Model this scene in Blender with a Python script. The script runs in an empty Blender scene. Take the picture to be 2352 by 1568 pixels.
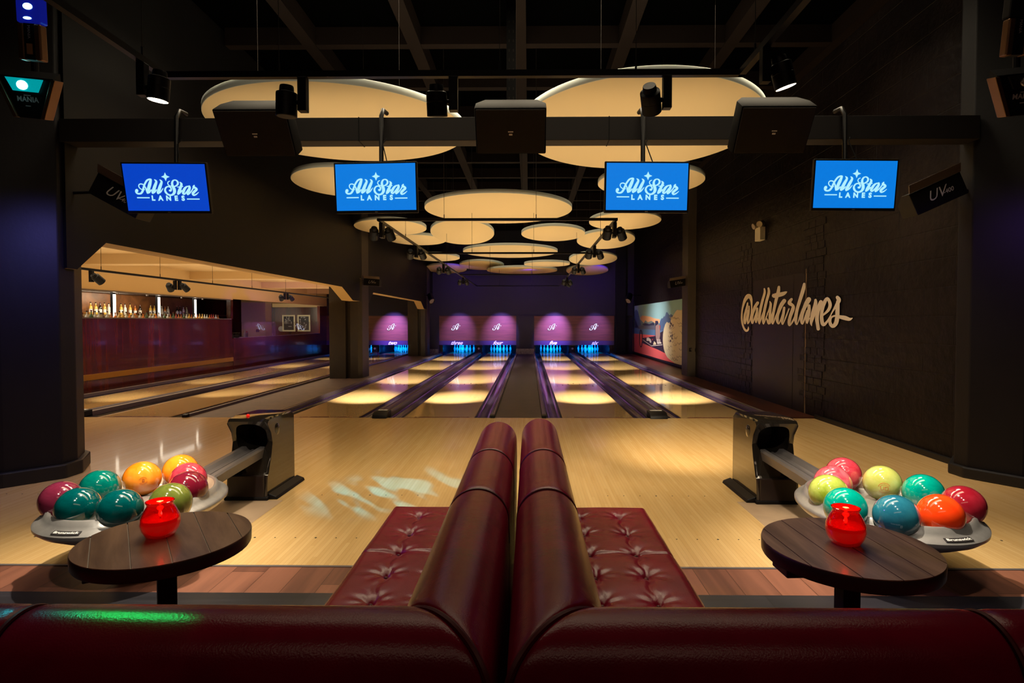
import bpy, bmesh, math, random
from mathutils import Vector, Matrix, noise
random.seed(7)
PI = math.pi
SC = bpy.context.scene
COL = SC.collection

# ------------------------------------------------------------------ camera
F = 1328.0
YAW, PIT = 0.011, math.radians(1.5)
CX = 1215 - F * math.tan(YAW) / math.cos(PIT)
CY = 738 + F * math.tan(PIT)
CAM = Vector((0, 0, 1.44))
cd = bpy.data.cameras.new('camera')
cd.sensor_width = 36.0
cd.lens = 36.0 * F / 2352
cd.shift_x = -(CX - 1176) / 2352
cd.shift_y = (CY - 784) / 2352
cd.clip_start = 0.05
cam = bpy.data.objects.new('camera', cd)
COL.objects.link(cam)
cam.location = CAM
cam.rotation_euler = (PI / 2 - PIT, 0, YAW)
SC.camera = cam

# ------------------------------------------------------------------ world, exposure
w = bpy.data.worlds.new('world')
SC.world = w
w.use_nodes = True
w.node_tree.nodes['Background'].inputs[0].default_value = (0.02, 0.012, 0.03, 1)
w.node_tree.nodes['Background'].inputs[1].default_value = 0.02
SC.view_settings.view_transform = 'Standard'
SC.view_settings.look = 'None'
SC.view_settings.gamma = 1
SC.view_settings.exposure = 0.0
SC.view_settings.use_curve_mapping = False
SC.cycles.max_bounces = 8
SC.cycles.diffuse_bounces = 4
SC.cycles.glossy_bounces = 4
SC.cycles.transmission_bounces = 8
SC.cycles.sample_clamp_indirect = 4.0
SC.cycles.use_denoising = True
SC.cycles.caustics_reflective = False
SC.cycles.caustics_refractive = False

WARM = (1.0, 0.83, 0.57)
PALE = (1.0, 0.88, 0.70)


def aim_rot(frm, to):
    d = Vector(to) - Vector(frm)
    return d.to_track_quat('-Z', 'Y').to_euler()


def area_light(name, loc, to, sx, sy, power, col=WARM, spread=180):
    l = bpy.data.lights.new(name, 'AREA')
    l.shape = 'RECTANGLE'
    l.size, l.size_y = sx, sy
    l.spread = math.radians(spread)
    l.energy = power
    l.color = col
    o = bpy.data.objects.new(name, l)
    COL.objects.link(o)
    o.location = loc
    o.rotation_euler = aim_rot(loc, to)
    return o


def spot_light(name, loc, to, power, deg, col=WARM, blend=0.6, rad=0.04):
    l = bpy.data.lights.new(name, 'SPOT')
    l.energy = power
    l.spot_size = math.radians(deg)
    l.spot_blend = blend
    l.color = col
    l.shadow_soft_size = rad
    o = bpy.data.objects.new(name, l)
    COL.objects.link(o)
    o.location = loc
    o.rotation_euler = aim_rot(loc, to)
    return o


# soft area fills added over approach, lanes, bay and back room
area_light('overhead_fill', (0.0, 6.3, 5.1), (0.0, 6.6, 0), 7.0, 1.2, 330, spread=115)
area_light('overhead_fill', (0.0, 3.9, 5.1), (0.0, 4.6, 0), 6.0, 0.8, 50, spread=110)
area_light('overhead_fill', (-0.3, 17.0, 5.1), (-0.3, 17.0, 0), 4.4, 12.0, 190, spread=100)
area_light('overhead_fill', (-6.9, 13.5, 2.5), (-6.9, 13.5, 0), 2.0, 11.0, 120, spread=140)
area_light('overhead_fill', (-10.8, 23.6, 2.25), (-10.6, 25.4, 0.8), 2.0, 2.5, 150)
area_light('overhead_fill', (0.0, -0.8, 3.6), (0, 1.0, 0.8), 3.5, 0.5, 9, (1.0, 0.72, 0.5))  # unseen fill added behind the camera for the near sofa
# unseen upward panels added to brighten the discs and the bay ceiling
area_light('upward_fill', (-0.45, 14.0, 2.6), (-0.45, 14.0, 6), 6.5, 17.0, 185, (1.0, 0.81, 0.54), spread=112)
area_light('upward_fill', (-6.8, 13.5, 1.9), (-6.8, 13.5, 6), 3.6, 15.0, 120, (1.0, 0.76, 0.46))
# ultraviolet wash on the masking wall and the pin area
for ux in (-3.0, 0.0, 3.0):
    spot_light('ultraviolet_light', (ux, 23.0, 3.4), (ux, 25.6, 2.2), 70, 130, (0.11, 0.01, 1.0), 1.0, 0.15)
for sx, P in ((-6.05, 1100), (-3.15, 480), (-1.3, 800), (1.05, 1100), (2.85, 300)):
    spot_light('purple_spotlight', (sx + 0.3, 23.9, 2.35), (sx + 0.05, 25.5, 1.02), P * 1.7, 48, (0.36, 0.20, 1.0), 1.0, 0.04)
spot_light('blue_spotlight', (-5.6, 21.0, 1.9), (-9.0, 25.0, 0.5), 240, 26, (0.0, 0.0, 1.0), 0.9, 0.05)
spot_light('blue_spotlight', (-5.6, 15.5, 2.1), (-9.0, 19.5, 0.9), 200, 70, (0.22, 0.0, 1.0), 1.0, 0.05)
# ultraviolet floods by the two big pillars
spot_light('ultraviolet_light', (-3.5, 4.6, 2.5), (-4.4, 5.3, 1.0), 75, 120, (0.24, 0.22, 1.0), 1.0, 0.08)
spot_light('ultraviolet_light', (3.4, 4.5, 2.5), (4.2, 5.3, 1.3), 16, 120, (0.34, 0.12, 1.0), 1.0, 0.08)
spot_light('ultraviolet_light', (-2.6, 3.6, 2.7), (-0.15, 2.8, 0.9), 150, 36, (0.30, 0.08, 1.0), 1.0, 0.05)


# ------------------------------------------------------------------ measuring helpers (points on real planes)
FW = Vector((-math.sin(YAW) * math.cos(PIT), math.cos(YAW) * math.cos(PIT), -math.sin(PIT)))
RT = Vector((math.cos(YAW), math.sin(YAW), 0))
UP = RT.cross(FW)


def ray(px, py):
    return FW + RT * ((px - CX) / F) - UP * ((py - CY) / F)


def on_x(px, py, x):
    r = ray(px, py)
    return CAM + r * (x / r.x)


def on_y(px, py, y):
    r = ray(px, py)
    return CAM + r * (y / r.y)


# ------------------------------------------------------------------ materials
def sr(r, g, b):
    def f(c):
        c /= 255.0
        return c / 12.92 if c <= 0.04045 else ((c + 0.055) / 1.055) ** 2.4
    return (f(r), f(g), f(b), 1)


def mat(name, col, rough=0.5, metal=0.0, emit=None, estr=0.0, coat=0.0, coatr=0.05, spec=0.5, trans=0.0, alpha=1.0,
        noise_col=None, nscale=8.0, bump=0.0, bscale=40.0, stretch=(1, 1, 1), ior=1.45):
    m = bpy.data.materials.new(name)
    m.use_nodes = True
    nt = m.node_tree
    b = nt.nodes['Principled BSDF']
    col = tuple(col) if len(col) == 4 else tuple(col) + (1,)
    b.inputs['Base Color'].default_value = col
    b.inputs['Roughness'].default_value = rough
    b.inputs['Metallic'].default_value = metal
    b.inputs['Specular IOR Level'].default_value = spec
    b.inputs['Coat Weight'].default_value = coat
    b.inputs['Coat Roughness'].default_value = coatr
    b.inputs['Transmission Weight'].default_value = trans
    b.inputs['Alpha'].default_value = alpha
    b.inputs['IOR'].default_value = ior
    if emit:
        b.inputs['Emission Color'].default_value = tuple(emit)[:3] + (1,)
        b.inputs['Emission Strength'].default_value = estr
    if noise_col or bump:
        tc = nt.nodes.new('ShaderNodeTexCoord')
        mp = nt.nodes.new('ShaderNodeMapping')
        mp.inputs['Scale'].default_value = stretch
        nt.links.new(tc.outputs['Object'], mp.inputs[0])
    if noise_col:
        n = nt.nodes.new('ShaderNodeTexNoise')
        n.inputs['Scale'].default_value = nscale
        n.inputs['Detail'].default_value = 6
        n.inputs['Roughness'].default_value = 0.6
        n.inputs['Distortion'].default_value = 0.6
        nt.links.new(mp.outputs[0], n.inputs['Vector'])
        r = nt.nodes.new('ShaderNodeValToRGB')
        r.color_ramp.elements[0].position = 0.36
        r.color_ramp.elements[0].color = col
        r.color_ramp.elements[1].position = 0.66
        r.color_ramp.elements[1].color = tuple(noise_col)[:3] + (1,)
        nt.links.new(n.outputs['Fac'], r.inputs[0])
        nt.links.new(r.outputs[0], b.inputs['Base Color'])
    if bump:
        n2 = nt.nodes.new('ShaderNodeTexNoise')
        n2.inputs['Scale'].default_value = bscale
        n2.inputs['Detail'].default_value = 4
        nt.links.new(mp.outputs[0], n2.inputs['Vector'])
        bp = nt.nodes.new('ShaderNodeBump')
        bp.inputs['Strength'].default_value = bump
        bp.inputs['Distance'].default_value = 0.01
        nt.links.new(n2.outputs['Fac'], bp.inputs['Height'])
        nt.links.new(bp.outputs[0], b.inputs['Normal'])
    return m


def board_mat(name, c1, c2, width, length, axis=0, rough=0.2, line=0.35, grain=30.0, coat=0.0, spec=0.5, linew=0.05, mixlo=0.0, mixhi=1.0):
    """boards running along the other horizontal axis, each with its own tone"""
    m = bpy.data.materials.new(name)
    m.use_nodes = True
    nt = m.node_tree
    N, L = nt.nodes, nt.links
    b = N['Principled BSDF']
    b.inputs['Roughness'].default_value = rough
    b.inputs['Coat Weight'].default_value = coat
    b.inputs['Coat Roughness'].default_value = 0.06
    b.inputs['Specular IOR Level'].default_value = spec
    g = N.new('ShaderNodeNewGeometry')
    s = N.new('ShaderNodeSeparateXYZ')
    L.new(g.outputs['Position'], s.inputs[0])

    def M(op, a, bb=None, c=None):
        n = N.new('ShaderNodeMath')
        n.operation = op
        for i, v in enumerate((a, bb, c)):
            if v is None:
                continue
            if isinstance(v, (int, float)):
                n.inputs[i].default_value = v
            else:
                L.new(v, n.inputs[i])
        return n.outputs[0]
    u, v = s.outputs[axis], s.outputs[1 - axis]
    uu = M('DIVIDE', u, width)
    fl = M('FLOOR', uu)
    vo = M('ADD', M('DIVIDE', v, length), M('MULTIPLY', fl, 0.371))
    fv = M('FLOOR', vo)
    cb = N.new('ShaderNodeCombineXYZ')
    L.new(fl, cb.inputs[0])
    L.new(fv, cb.inputs[1])
    wn = N.new('ShaderNodeTexWhiteNoise')
    wn.noise_dimensions = '3D'
    L.new(cb.outputs[0], wn.inputs['Vector'])
    mp = N.new('ShaderNodeMapping')
    L.new(g.outputs['Position'], mp.inputs[0])
    mp.inputs['Scale'].default_value = (1, 0.07, 1) if axis == 0 else (0.07, 1, 1)
    ns = N.new('ShaderNodeTexNoise')
    ns.inputs['Scale'].default_value = grain
    ns.inputs['Detail'].default_value = 5
    ns.inputs['Distortion'].default_value = 0.8
    L.new(mp.outputs[0], ns.inputs['Vector'])
    mixf = M('ADD', M('MULTIPLY', wn.outputs['Value'], 0.55), M('MULTIPLY', M('SUBTRACT', ns.outputs['Fac'], 0.3), 1.0))
    mr = N.new('ShaderNodeMix')
    mr.data_type = 'RGBA'
    L.new(mixf, mr.inputs['Factor'])
    mr.inputs['A'].default_value = c1
    mr.inputs['B'].default_value = c2
    fu = M('FRACT', uu)
    ed = M('LESS_THAN', fu, linew)
    ev = M('LESS_THAN', M('FRACT', vo), linew * width / length)
    e2 = M('MAXIMUM', ed, ev)
    m2 = N.new('ShaderNodeMix')
    m2.data_type = 'RGBA'
    m2.blend_type = 'MULTIPLY'
    L.new(M('MULTIPLY', e2, line), m2.inputs['Factor'])
    L.new(mr.outputs['Result'], m2.inputs['A'])
    m2.inputs['B'].default_value = (0.15, 0.1, 0.07, 1)
    L.new(m2.outputs['Result'], b.inputs['Base Color'])
    return m


def block_wall_mat(name, col, col2):
    m = bpy.data.materials.new(name)
    m.use_nodes = True
    nt = m.node_tree
    N, L = nt.nodes, nt.links
    b = N['Principled BSDF']
    b.inputs['Roughness'].default_value = 0.42
    b.inputs['Specular IOR Level'].default_value = 0.16
    g = N.new('ShaderNodeNewGeometry')
    s = N.new('ShaderNodeSeparateXYZ')
    L.new(g.outputs['Position'], s.inputs[0])
    c = N.new('ShaderNodeCombineXYZ')
    L.new(s.outputs[1], c.inputs[0])
    L.new(s.outputs[2], c.inputs[1])
    br = N.new('ShaderNodeTexBrick')
    br.inputs['Scale'].default_value = 1.0
    br.inputs['Brick Width'].default_value = 0.9
    br.inputs['Row Height'].default_value = 0.30
    br.inputs['Mortar Size'].default_value = 0.008
    br.inputs['Mortar Smooth'].default_value = 0.5
    L.new(c.outputs[0], br.inputs['Vector'])
    ns = N.new('ShaderNodeTexNoise')
    ns.inputs['Scale'].default_value = 1.3
    ns.inputs['Detail'].default_value = 5
    L.new(c.outputs[0], ns.inputs['Vector'])
    rp = N.new('ShaderNodeValToRGB')
    rp.color_ramp.elements[0].color = col
    rp.color_ramp.elements[1].color = col2
    rp.color_ramp.elements[0].position = 0.35
    rp.color_ramp.elements[1].position = 0.75
    L.new(ns.outputs['Fac'], rp.inputs[0])
    L.new(rp.outputs[0], b.inputs['Base Color'])
    ad = N.new('ShaderNodeMath')
    ad.operation = 'MULTIPLY_ADD'
    L.new(br.outputs['Fac'], ad.inputs[0])
    ad.inputs[1].default_value = -0.8
    n2 = N.new('ShaderNodeTexNoise')
    n2.inputs['Scale'].default_value = 9
    n2.inputs['Detail'].default_value = 6
    L.new(c.outputs[0], n2.inputs['Vector'])
    L.new(n2.outputs['Fac'], ad.inputs[2])
    bp = N.new('ShaderNodeBump')
    bp.inputs['Strength'].default_value = 0.7
    bp.inputs['Distance'].default_value = 0.02
    L.new(ad.outputs[0], bp.inputs['Height'])
    L.new(bp.outputs[0], b.inputs['Normal'])
    return m


def emis(name, col, s):
    return mat(name, (0.01, 0.01, 0.01), 0.4, emit=col, estr=s)


M_MAPLE = board_mat('maple_approach', sr(212, 178, 122), sr(196, 158, 100), 0.027, 1.6, 0, 0.22, 0.28, 26, coat=0.35, linew=0.07)
M_LANE = board_mat('maple_lane', sr(214, 180, 124), sr(202, 166, 108), 0.0265, 2.2, 0, 0.12, 0.18, 26, coat=0.8, linew=0.06)
M_BROWN = board_mat('brown_planks', sr(74, 44, 36), sr(150, 98, 76), 0.19, 1.4, 0, 0.38, 0.8, 14, linew=0.02)
M_GREYW = board_mat('charcoal_planks', sr(16, 15, 18), sr(54, 51, 58), 0.36, 1.2, 1, 0.4, 0.6, 18, linew=0.015)
M_AISLE = mat('aisle_rubber', sr(88, 70, 64), 0.5, noise_col=sr(68, 54, 52), nscale=5, bump=0.15, bscale=60)
M_AISLE2 = mat('centre_aisle_rubber', sr(42, 33, 37), 0.5, noise_col=sr(27, 22, 26), nscale=4, bump=0.3, bscale=25)
M_BLACK = mat('black_paint', sr(18, 16, 18), 0.5, noise_col=sr(14, 12, 14), nscale=3)
M_PILLAR = mat('pillar_paint', sr(15, 13, 18), 0.5, spec=0.3, noise_col=sr(12, 10, 15), nscale=4, bump=0.1, bscale=30)
M_COLUMN = mat('column_paint', sr(44, 37, 30), 0.5, noise_col=sr(36, 30, 26), nscale=3, bump=0.15, bscale=25)
M_BULK = mat('bulkhead_paint', sr(9, 7, 8), 0.55, spec=0.2, noise_col=sr(7, 5, 6), nscale=2)
M_CEIL = mat('ceiling_black', sr(2, 2, 2), 0.95, spec=0.0)
M_GRID = mat('ceiling_rib', sr(16, 8, 6), 0.8, spec=0.1)
M_CREAM = mat('cream_paint', sr(214, 188, 142), 0.7)
M_WALLR = block_wall_mat('painted_block_wall', sr(14, 10, 12), sr(26, 20, 20))
M_MASK = mat('masking_wall', sr(30, 24, 40), 0.6)
M_WOOD = mat('red_wood_veneer', sr(48, 15, 12), 0.22, noise_col=sr(84, 28, 19), nscale=2.2, stretch=(1, 2.2, 0.12), coat=0.3)
M_PANEL = mat('masking_wood_veneer', sr(92, 58, 48), 0.35, noise_col=sr(116, 74, 58), nscale=2.6, stretch=(0.35, 1, 4.0))
M_BRASS = mat('brass', sr(190, 140, 60), 0.34, 0.85)
M_LEATHER = mat('oxblood_leather', (0.17, 0.003, 0.017), 0.25, coat=0.0, coatr=0.2, noise_col=(0.125, 0.002, 0.012), nscale=6, bump=0.09, bscale=260, spec=0.28)
M_WELT = mat('oxblood_welt', (0.06, 0.002, 0.004), 0.45, spec=0.25)
M_SILVER = mat('cast_aluminium', sr(176, 172, 168), 0.30, 0.62, noise_col=sr(150, 147, 144), nscale=5)
M_GREYRAIL = mat('grey_rail', sr(124, 118, 118), 0.34, 0.5)
M_HOOD = mat('gloss_black_hood', sr(46, 41, 36), 0.12, 0.4, coat=1.0, coatr=0.04)
M_DARK = mat('black_plastic', sr(14, 12, 14), 0.5, spec=0.3)
M_BLK = mat('black_void', sr(4, 4, 5), 0.9)
M_METALBLK = mat('black_metal', sr(14, 12, 14), 0.4, spec=0.16)
M_SPK = mat('speaker_cabinet', sr(12, 11, 12), 0.7, spec=0.06)
M_STEEL = mat('grey_steel', sr(40, 37, 37), 0.6, spec=0.2)
M_GUTTER = mat('gutter_plastic', sr(42, 34, 48), 0.22, coat=0.4)
M_CAP = mat('divider_cap', sr(92, 80, 84), 0.28, 0.3)
M_DISC = mat('cream_disc', sr(232, 212, 166), 0.9)
M_DISCRIM = mat('pale_disc_rim', sr(206, 214, 208), 0.7)
M_PIN = mat('pin_white', sr(235, 235, 240), 0.25, coat=0.5)
M_PINRED = mat('pin_stripe', sr(200, 60, 60), 0.3)
M_TABLE = board_mat('table_planks', sr(64, 46, 38), sr(100, 76, 62), 0.13, 3.0, 0, 0.33, 0.9, 22, coat=0.15, linew=0.03)
M_TEDGE = mat('table_edge', sr(46, 30, 24), 0.35)
M_WHITE = mat('white_plastic', sr(220, 220, 215), 0.5)
M_LENS = emis('lit_lens', (1.0, 0.85, 0.62), 14)
M_BRONZE = mat('bronze_trim', sr(120, 88, 62), 0.35, 0.6)
M_LOGO = emis('logo_light_blue', sr(176, 240, 255), 1.0)
M_NEON = emis('neon_white_blue', (0.66, 0.72, 1.0), 1.5)
M_LETTER = mat('grey_white_lettering', sr(226, 216, 206), 0.5, bump=0.2, bscale=12)
M_MARK = mat('white_marking', sr(190, 186, 190), 0.5)
M_FLUO = mat('fluorescent_lettering', sr(220, 220, 230), 0.5, emit=(0.5, 0.6, 1.0), estr=0.55)
M_DIA = mat('checker_plate', sr(190, 180, 184), 0.3, 0.8, noise_col=sr(110, 104, 110), nscale=30, bump=0.8, bscale=40)
M_GLASS = mat('clear_glass', (1, 1, 1), 0.0, trans=1.0, ior=1.5)
M_DKRED = mat('dark_red_print', sr(96, 26, 24), 0.4)
M_WIRE = mat('steel_wire', sr(38, 33, 30), 0.4, 0.6)


# ------------------------------------------------------------------ mesh builder
class MB:
    def __init__(s):
        s.v, s.f, s.mi = [], [], []
        s.cur = 0

    def add(s, vs, fs, M=None):
        n = len(s.v)
        s.v += [tuple(M @ Vector(v)) if M else tuple(v) for v in vs]
        s.f += [tuple(i + n for i in f) for f in fs]
        s.mi += [s.cur] * len(fs)
        return s

    def box(s, a, b, M=None):
        x0, y0, z0 = a
        x1, y1, z1 = b
        vs = [(x0, y0, z0), (x1, y0, z0), (x1, y1, z0), (x0, y1, z0), (x0, y0, z1), (x1, y0, z1), (x1, y1, z1), (x0, y1, z1)]
        return s.add(vs, [(3, 2, 1, 0), (4, 5, 6, 7), (0, 1, 5, 4), (1, 2, 6, 5), (2, 3, 7, 6), (3, 0, 4, 7)], M)

    def cyl(s, p, q, r0, r1=None, n=20, cap=True):
        r1 = r0 if r1 is None else r1
        p, q = Vector(p), Vector(q)
        d = (q - p).normalized()
        a = d.orthogonal().normalized()
        b = d.cross(a)
        vs = []
        for c, r in ((p, r0), (q, r1)):
            for i in range(n):
                t = 2 * PI * i / n
                vs.append(c + a * (r * math.cos(t)) + b * (r * math.sin(t)))
        fs = [(i, (i + 1) % n, n + (i + 1) % n, n + i) for i in range(n)]
        if cap:
            fs += [tuple(range(n - 1, -1, -1)), tuple(range(n, 2 * n))]
        return s.add(vs, fs)

    def tube(s, pts, r, n=8):
        pts = [Vector(p) for p in pts]
        vs = []
        a = None
        for i, p in enumerate(pts):
            d = (pts[min(i + 1, len(pts) - 1)] - pts[max(i - 1, 0)]).normalized()
            a = d.orthogonal().normalized() if a is None else (a - d * a.dot(d)).normalized()
            b = d.cross(a)
            for k in range(n):
                t = 2 * PI * k / n
                vs.append(p + a * (r * math.cos(t)) + b * (r * math.sin(t)))
        fs = []
        for i in range(len(pts) - 1):
            for k in range(n):
                k2 = (k + 1) % n
                fs.append((i * n + k, i * n + k2, (i + 1) * n + k2, (i + 1) * n + k))
        fs += [tuple(range(n - 1, -1, -1)), tuple(range((len(pts) - 1) * n, len(pts) * n))]
        return s.add(vs, fs)

    def lathe(s, prof, n=40, M=None):
        vs, fs = [], []
        for r, z in prof:
            for i in range(n):
                t = 2 * PI * i / n
                vs.append((max(r, 1e-5) * math.cos(t), max(r, 1e-5) * math.sin(t), z))
        for j in range(len(prof) - 1):
            for i in range(n):
                i2 = (i + 1) % n
                fs.append((j * n + i, j * n + i2, (j + 1) * n + i2, (j + 1) * n + i))
        return s.add(vs, fs, M)

    def prism(s, poly, z0, z1, M=None):
        n = len(poly)
        vs = [(x, y, z0) for x, y in poly] + [(x, y, z1) for x, y in poly]
        fs = [tuple(range(n - 1, -1, -1)), tuple(range(n, 2 * n))]
        fs += [(i, (i + 1) % n, n + (i + 1) % n, n + i) for i in range(n)]
        return s.add(vs, fs, M)

    def extr_y(s, prof, y0, y1, closed=True):
        """profile of (x, z) points pushed along Y"""
        n = len(prof)
        vs = [(x, y0, z) for x, z in prof] + [(x, y1, z) for x, z in prof]
        m = n if closed else n - 1
        fs = [(i, (i + 1) % n, n + (i + 1) % n, n + i) for i in range(m)]
        if closed:
            fs += [tuple(range(n - 1, -1, -1)), tuple(range(n, 2 * n))]
        return s.add(vs, fs)

    def extr_x(s, prof, x0, x1):
        n = len(prof)
        vs = [(x0, y, z) for y, z in prof] + [(x1, y, z) for y, z in prof]
        fs = [(i, (i + 1) % n, n + (i + 1) % n, n + i) for i in range(n)]
        fs += [tuple(range(n - 1, -1, -1)), tuple(range(n, 2 * n))]
        return s.add(vs, fs)

    def sphere(s, c, r, nu=40, nv=24, M=None):
        vs, fs = [], []
        for j in range(nv + 1):
            ph = PI * j / nv
            for i in range(nu):
                t = 2 * PI * i / nu
                vs.append((c[0] + r * math.sin(ph) * math.cos(t), c[1] + r * math.sin(ph) * math.sin(t), c[2] + r * math.cos(ph)))
        for j in range(nv):
            for i in range(nu):
                i2 = (i + 1) % nu
                fs.append((j * nu + i, (j + 1) * nu + i, (j + 1) * nu + i2, j * nu + i2))
        return s.add(vs, fs, M)


def link(name, me, parent=None):
    o = bpy.data.objects.new(name, me)
    COL.objects.link(o)
    if parent is not None:
        o.parent = parent
    return o


def obj(name, mb, mats, parent=None, smooth=None, origin=None, bevel=0.0, bseg=2, label=None):
    me = bpy.data.meshes.new(name)
    vs = mb.v
    if origin is not None:
        vs = [(v[0] - origin[0], v[1] - origin[1], v[2] - origin[2]) for v in vs]
    me.from_pydata(vs, [], mb.f)
    mats = mats if isinstance(mats, (list, tuple)) else [mats]
    for m in mats:
        me.materials.append(m)
    if len(mats) > 1:
        me.polygons.foreach_set('material_index', mb.mi)
    bm = bmesh.new()
    bm.from_mesh(me)
    bmesh.ops.remove_doubles(bm, verts=bm.verts, dist=2e-5)
    bmesh.ops.recalc_face_normals(bm, faces=bm.faces)
    if bevel:
        es = [e for e in bm.edges if len(e.link_faces) == 2 and e.calc_face_angle(0) > 0.5]
        bmesh.ops.bevel(bm, geom=es, offset=bevel, segments=bseg, profile=0.5, affect='EDGES', clamp_overlap=True)
    bm.to_mesh(me)
    bm.free()
    if smooth:
        me.polygons.foreach_set('use_smooth', [True] * len(me.polygons))
        me.set_sharp_from_angle(angle=math.radians(smooth if smooth is not True else 40))
    o = link(name, me, parent)
    if origin is not None and parent is None:
        o.location = origin
    if label:
        o['label'] = label
    return o


def struct(name, mb, m, **k):
    o = obj(name, mb, m, **k)
    o['kind'] = 'structure'
    return o


def tag(o, label, cat, group=None):
    o['label'] = label
    o['category'] = cat
    if group:
        o['group'] = group
    return o


def thing(name, label, cat, loc=(0, 0, 0), rz=0.0, group=None):
    o = bpy.data.objects.new(name, None)
    COL.objects.link(o)
    o.location = loc
    o.rotation_euler = (0, 0, rz)
    o.empty_display_size = 0.1
    return tag(o, label, cat, group)


def dup(root, loc, rz=None, label=None, group=None):
    r = root.copy()
    COL.objects.link(r)
    r.location = loc
    if rz is not None:
        r.rotation_euler = (0, 0, rz)
    if label:
        r['label'] = label
    if group:
        r['group'] = group
    for ch in list(root.children):
        c = ch.copy()
        COL.objects.link(c)
        c.parent = r
        for g in list(ch.children):
            d = g.copy()
            COL.objects.link(d)
            d.parent = c
    return r


def T(x, y, z):
    return Matrix.Translation((x, y, z))


def R(a, ax):
    return Matrix.Rotation(a, 4, ax)


# ------------------------------------------------------------------ lettering
def spline(pts, sub=6):
    """Catmull-Rom through (x, y, w)"""
    out = []
    n = len(pts)
    for i in range(n - 1):
        p0, p1, p2, p3 = pts[max(i - 1, 0)], pts[i], pts[i + 1], pts[min(i + 2, n - 1)]
        for k in range(sub):
            t = k / sub
            out.append(tuple(0.5 * ((2 * b) + (-a + c) * t + (2 * a - 5 * b + 4 * c - d) * t * t + (-a + 3 * b - 3 * c + d) * t ** 3)
                             for a, b, c, d in zip(p0, p1, p2, p3)))
    out.append(tuple(pts[-1]))
    return out


def strokes_2d(strokes, sub=6, cap=7):
    """list of stroke polygons (quads) in 2D"""
    quads = []
    for st in strokes:
        P = spline(st, sub)
        L, Rr = [], []
        for i, (x, y, wd) in enumerate(P):
            a = P[max(i - 1, 0)]
            b = P[min(i + 1, len(P) - 1)]
            dx, dy = b[0] - a[0], b[1] - a[1]
            n = math.hypot(dx, dy) or 1
            nx, ny = -dy / n * wd / 2, dx / n * wd / 2
            L.append((x + nx, y + ny))
            Rr.append((x - nx, y - ny))
        for i in range(len(P) - 1):
            quads.append([L[i], L[i + 1], Rr[i + 1], Rr[i]])
        for x, y, wd in (P[0], P[-1]):
            quads.append([(x + wd / 2 * math.cos(2 * PI * k / 12), y + wd / 2 * math.sin(2 * PI * k / 12)) for k in range(12)])
    return quads


def flat(quads, fn):
    mb = MB()
    for q in quads:
        mb.add([fn(x, y) for x, y in q], [tuple(range(len(q)))])
    return mb


def text_2d(s, size=1.0, bold=0.0, shear=0.0, space=1.0):
    cu = bpy.data.curves.new('lettering', 'FONT')
    cu.body = s
    cu.size = size
    cu.offset = bold
    cu.shear = shear
    cu.space_character = space
    cu.align_x = 'CENTER'
    cu.align_y = 'CENTER'
    cu.resolution_u = 3
    o = bpy.data.objects.new('lettering', cu)
    COL.objects.link(o)
    dg = bpy.context.evaluated_depsgraph_get()
    me = bpy.data.meshes.new_from_object(o.evaluated_get(dg))
    polys = [[tuple(me.vertices[i].co[:2]) for i in p.vertices] for p in me.polygons]
    bpy.data.objects.remove(o)
    bpy.data.meshes.remove(me)
    bpy.data.curves.remove(cu)
    return polys


def star_2d(cx, cy, r, q=0.3):
    pts = []
    for k in range(8):
        a = PI / 4 * k + PI / 2
        rr = r if k % 2 == 0 else r * q
        pts.append((cx + rr * math.cos(a), cy + rr * math.sin(a)))
    qs = []
    for k in range(0, 8, 2):
        qs.append([(cx, cy), pts[k - 1], pts[k], pts[(k + 1) % 8]])
    return qs


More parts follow.
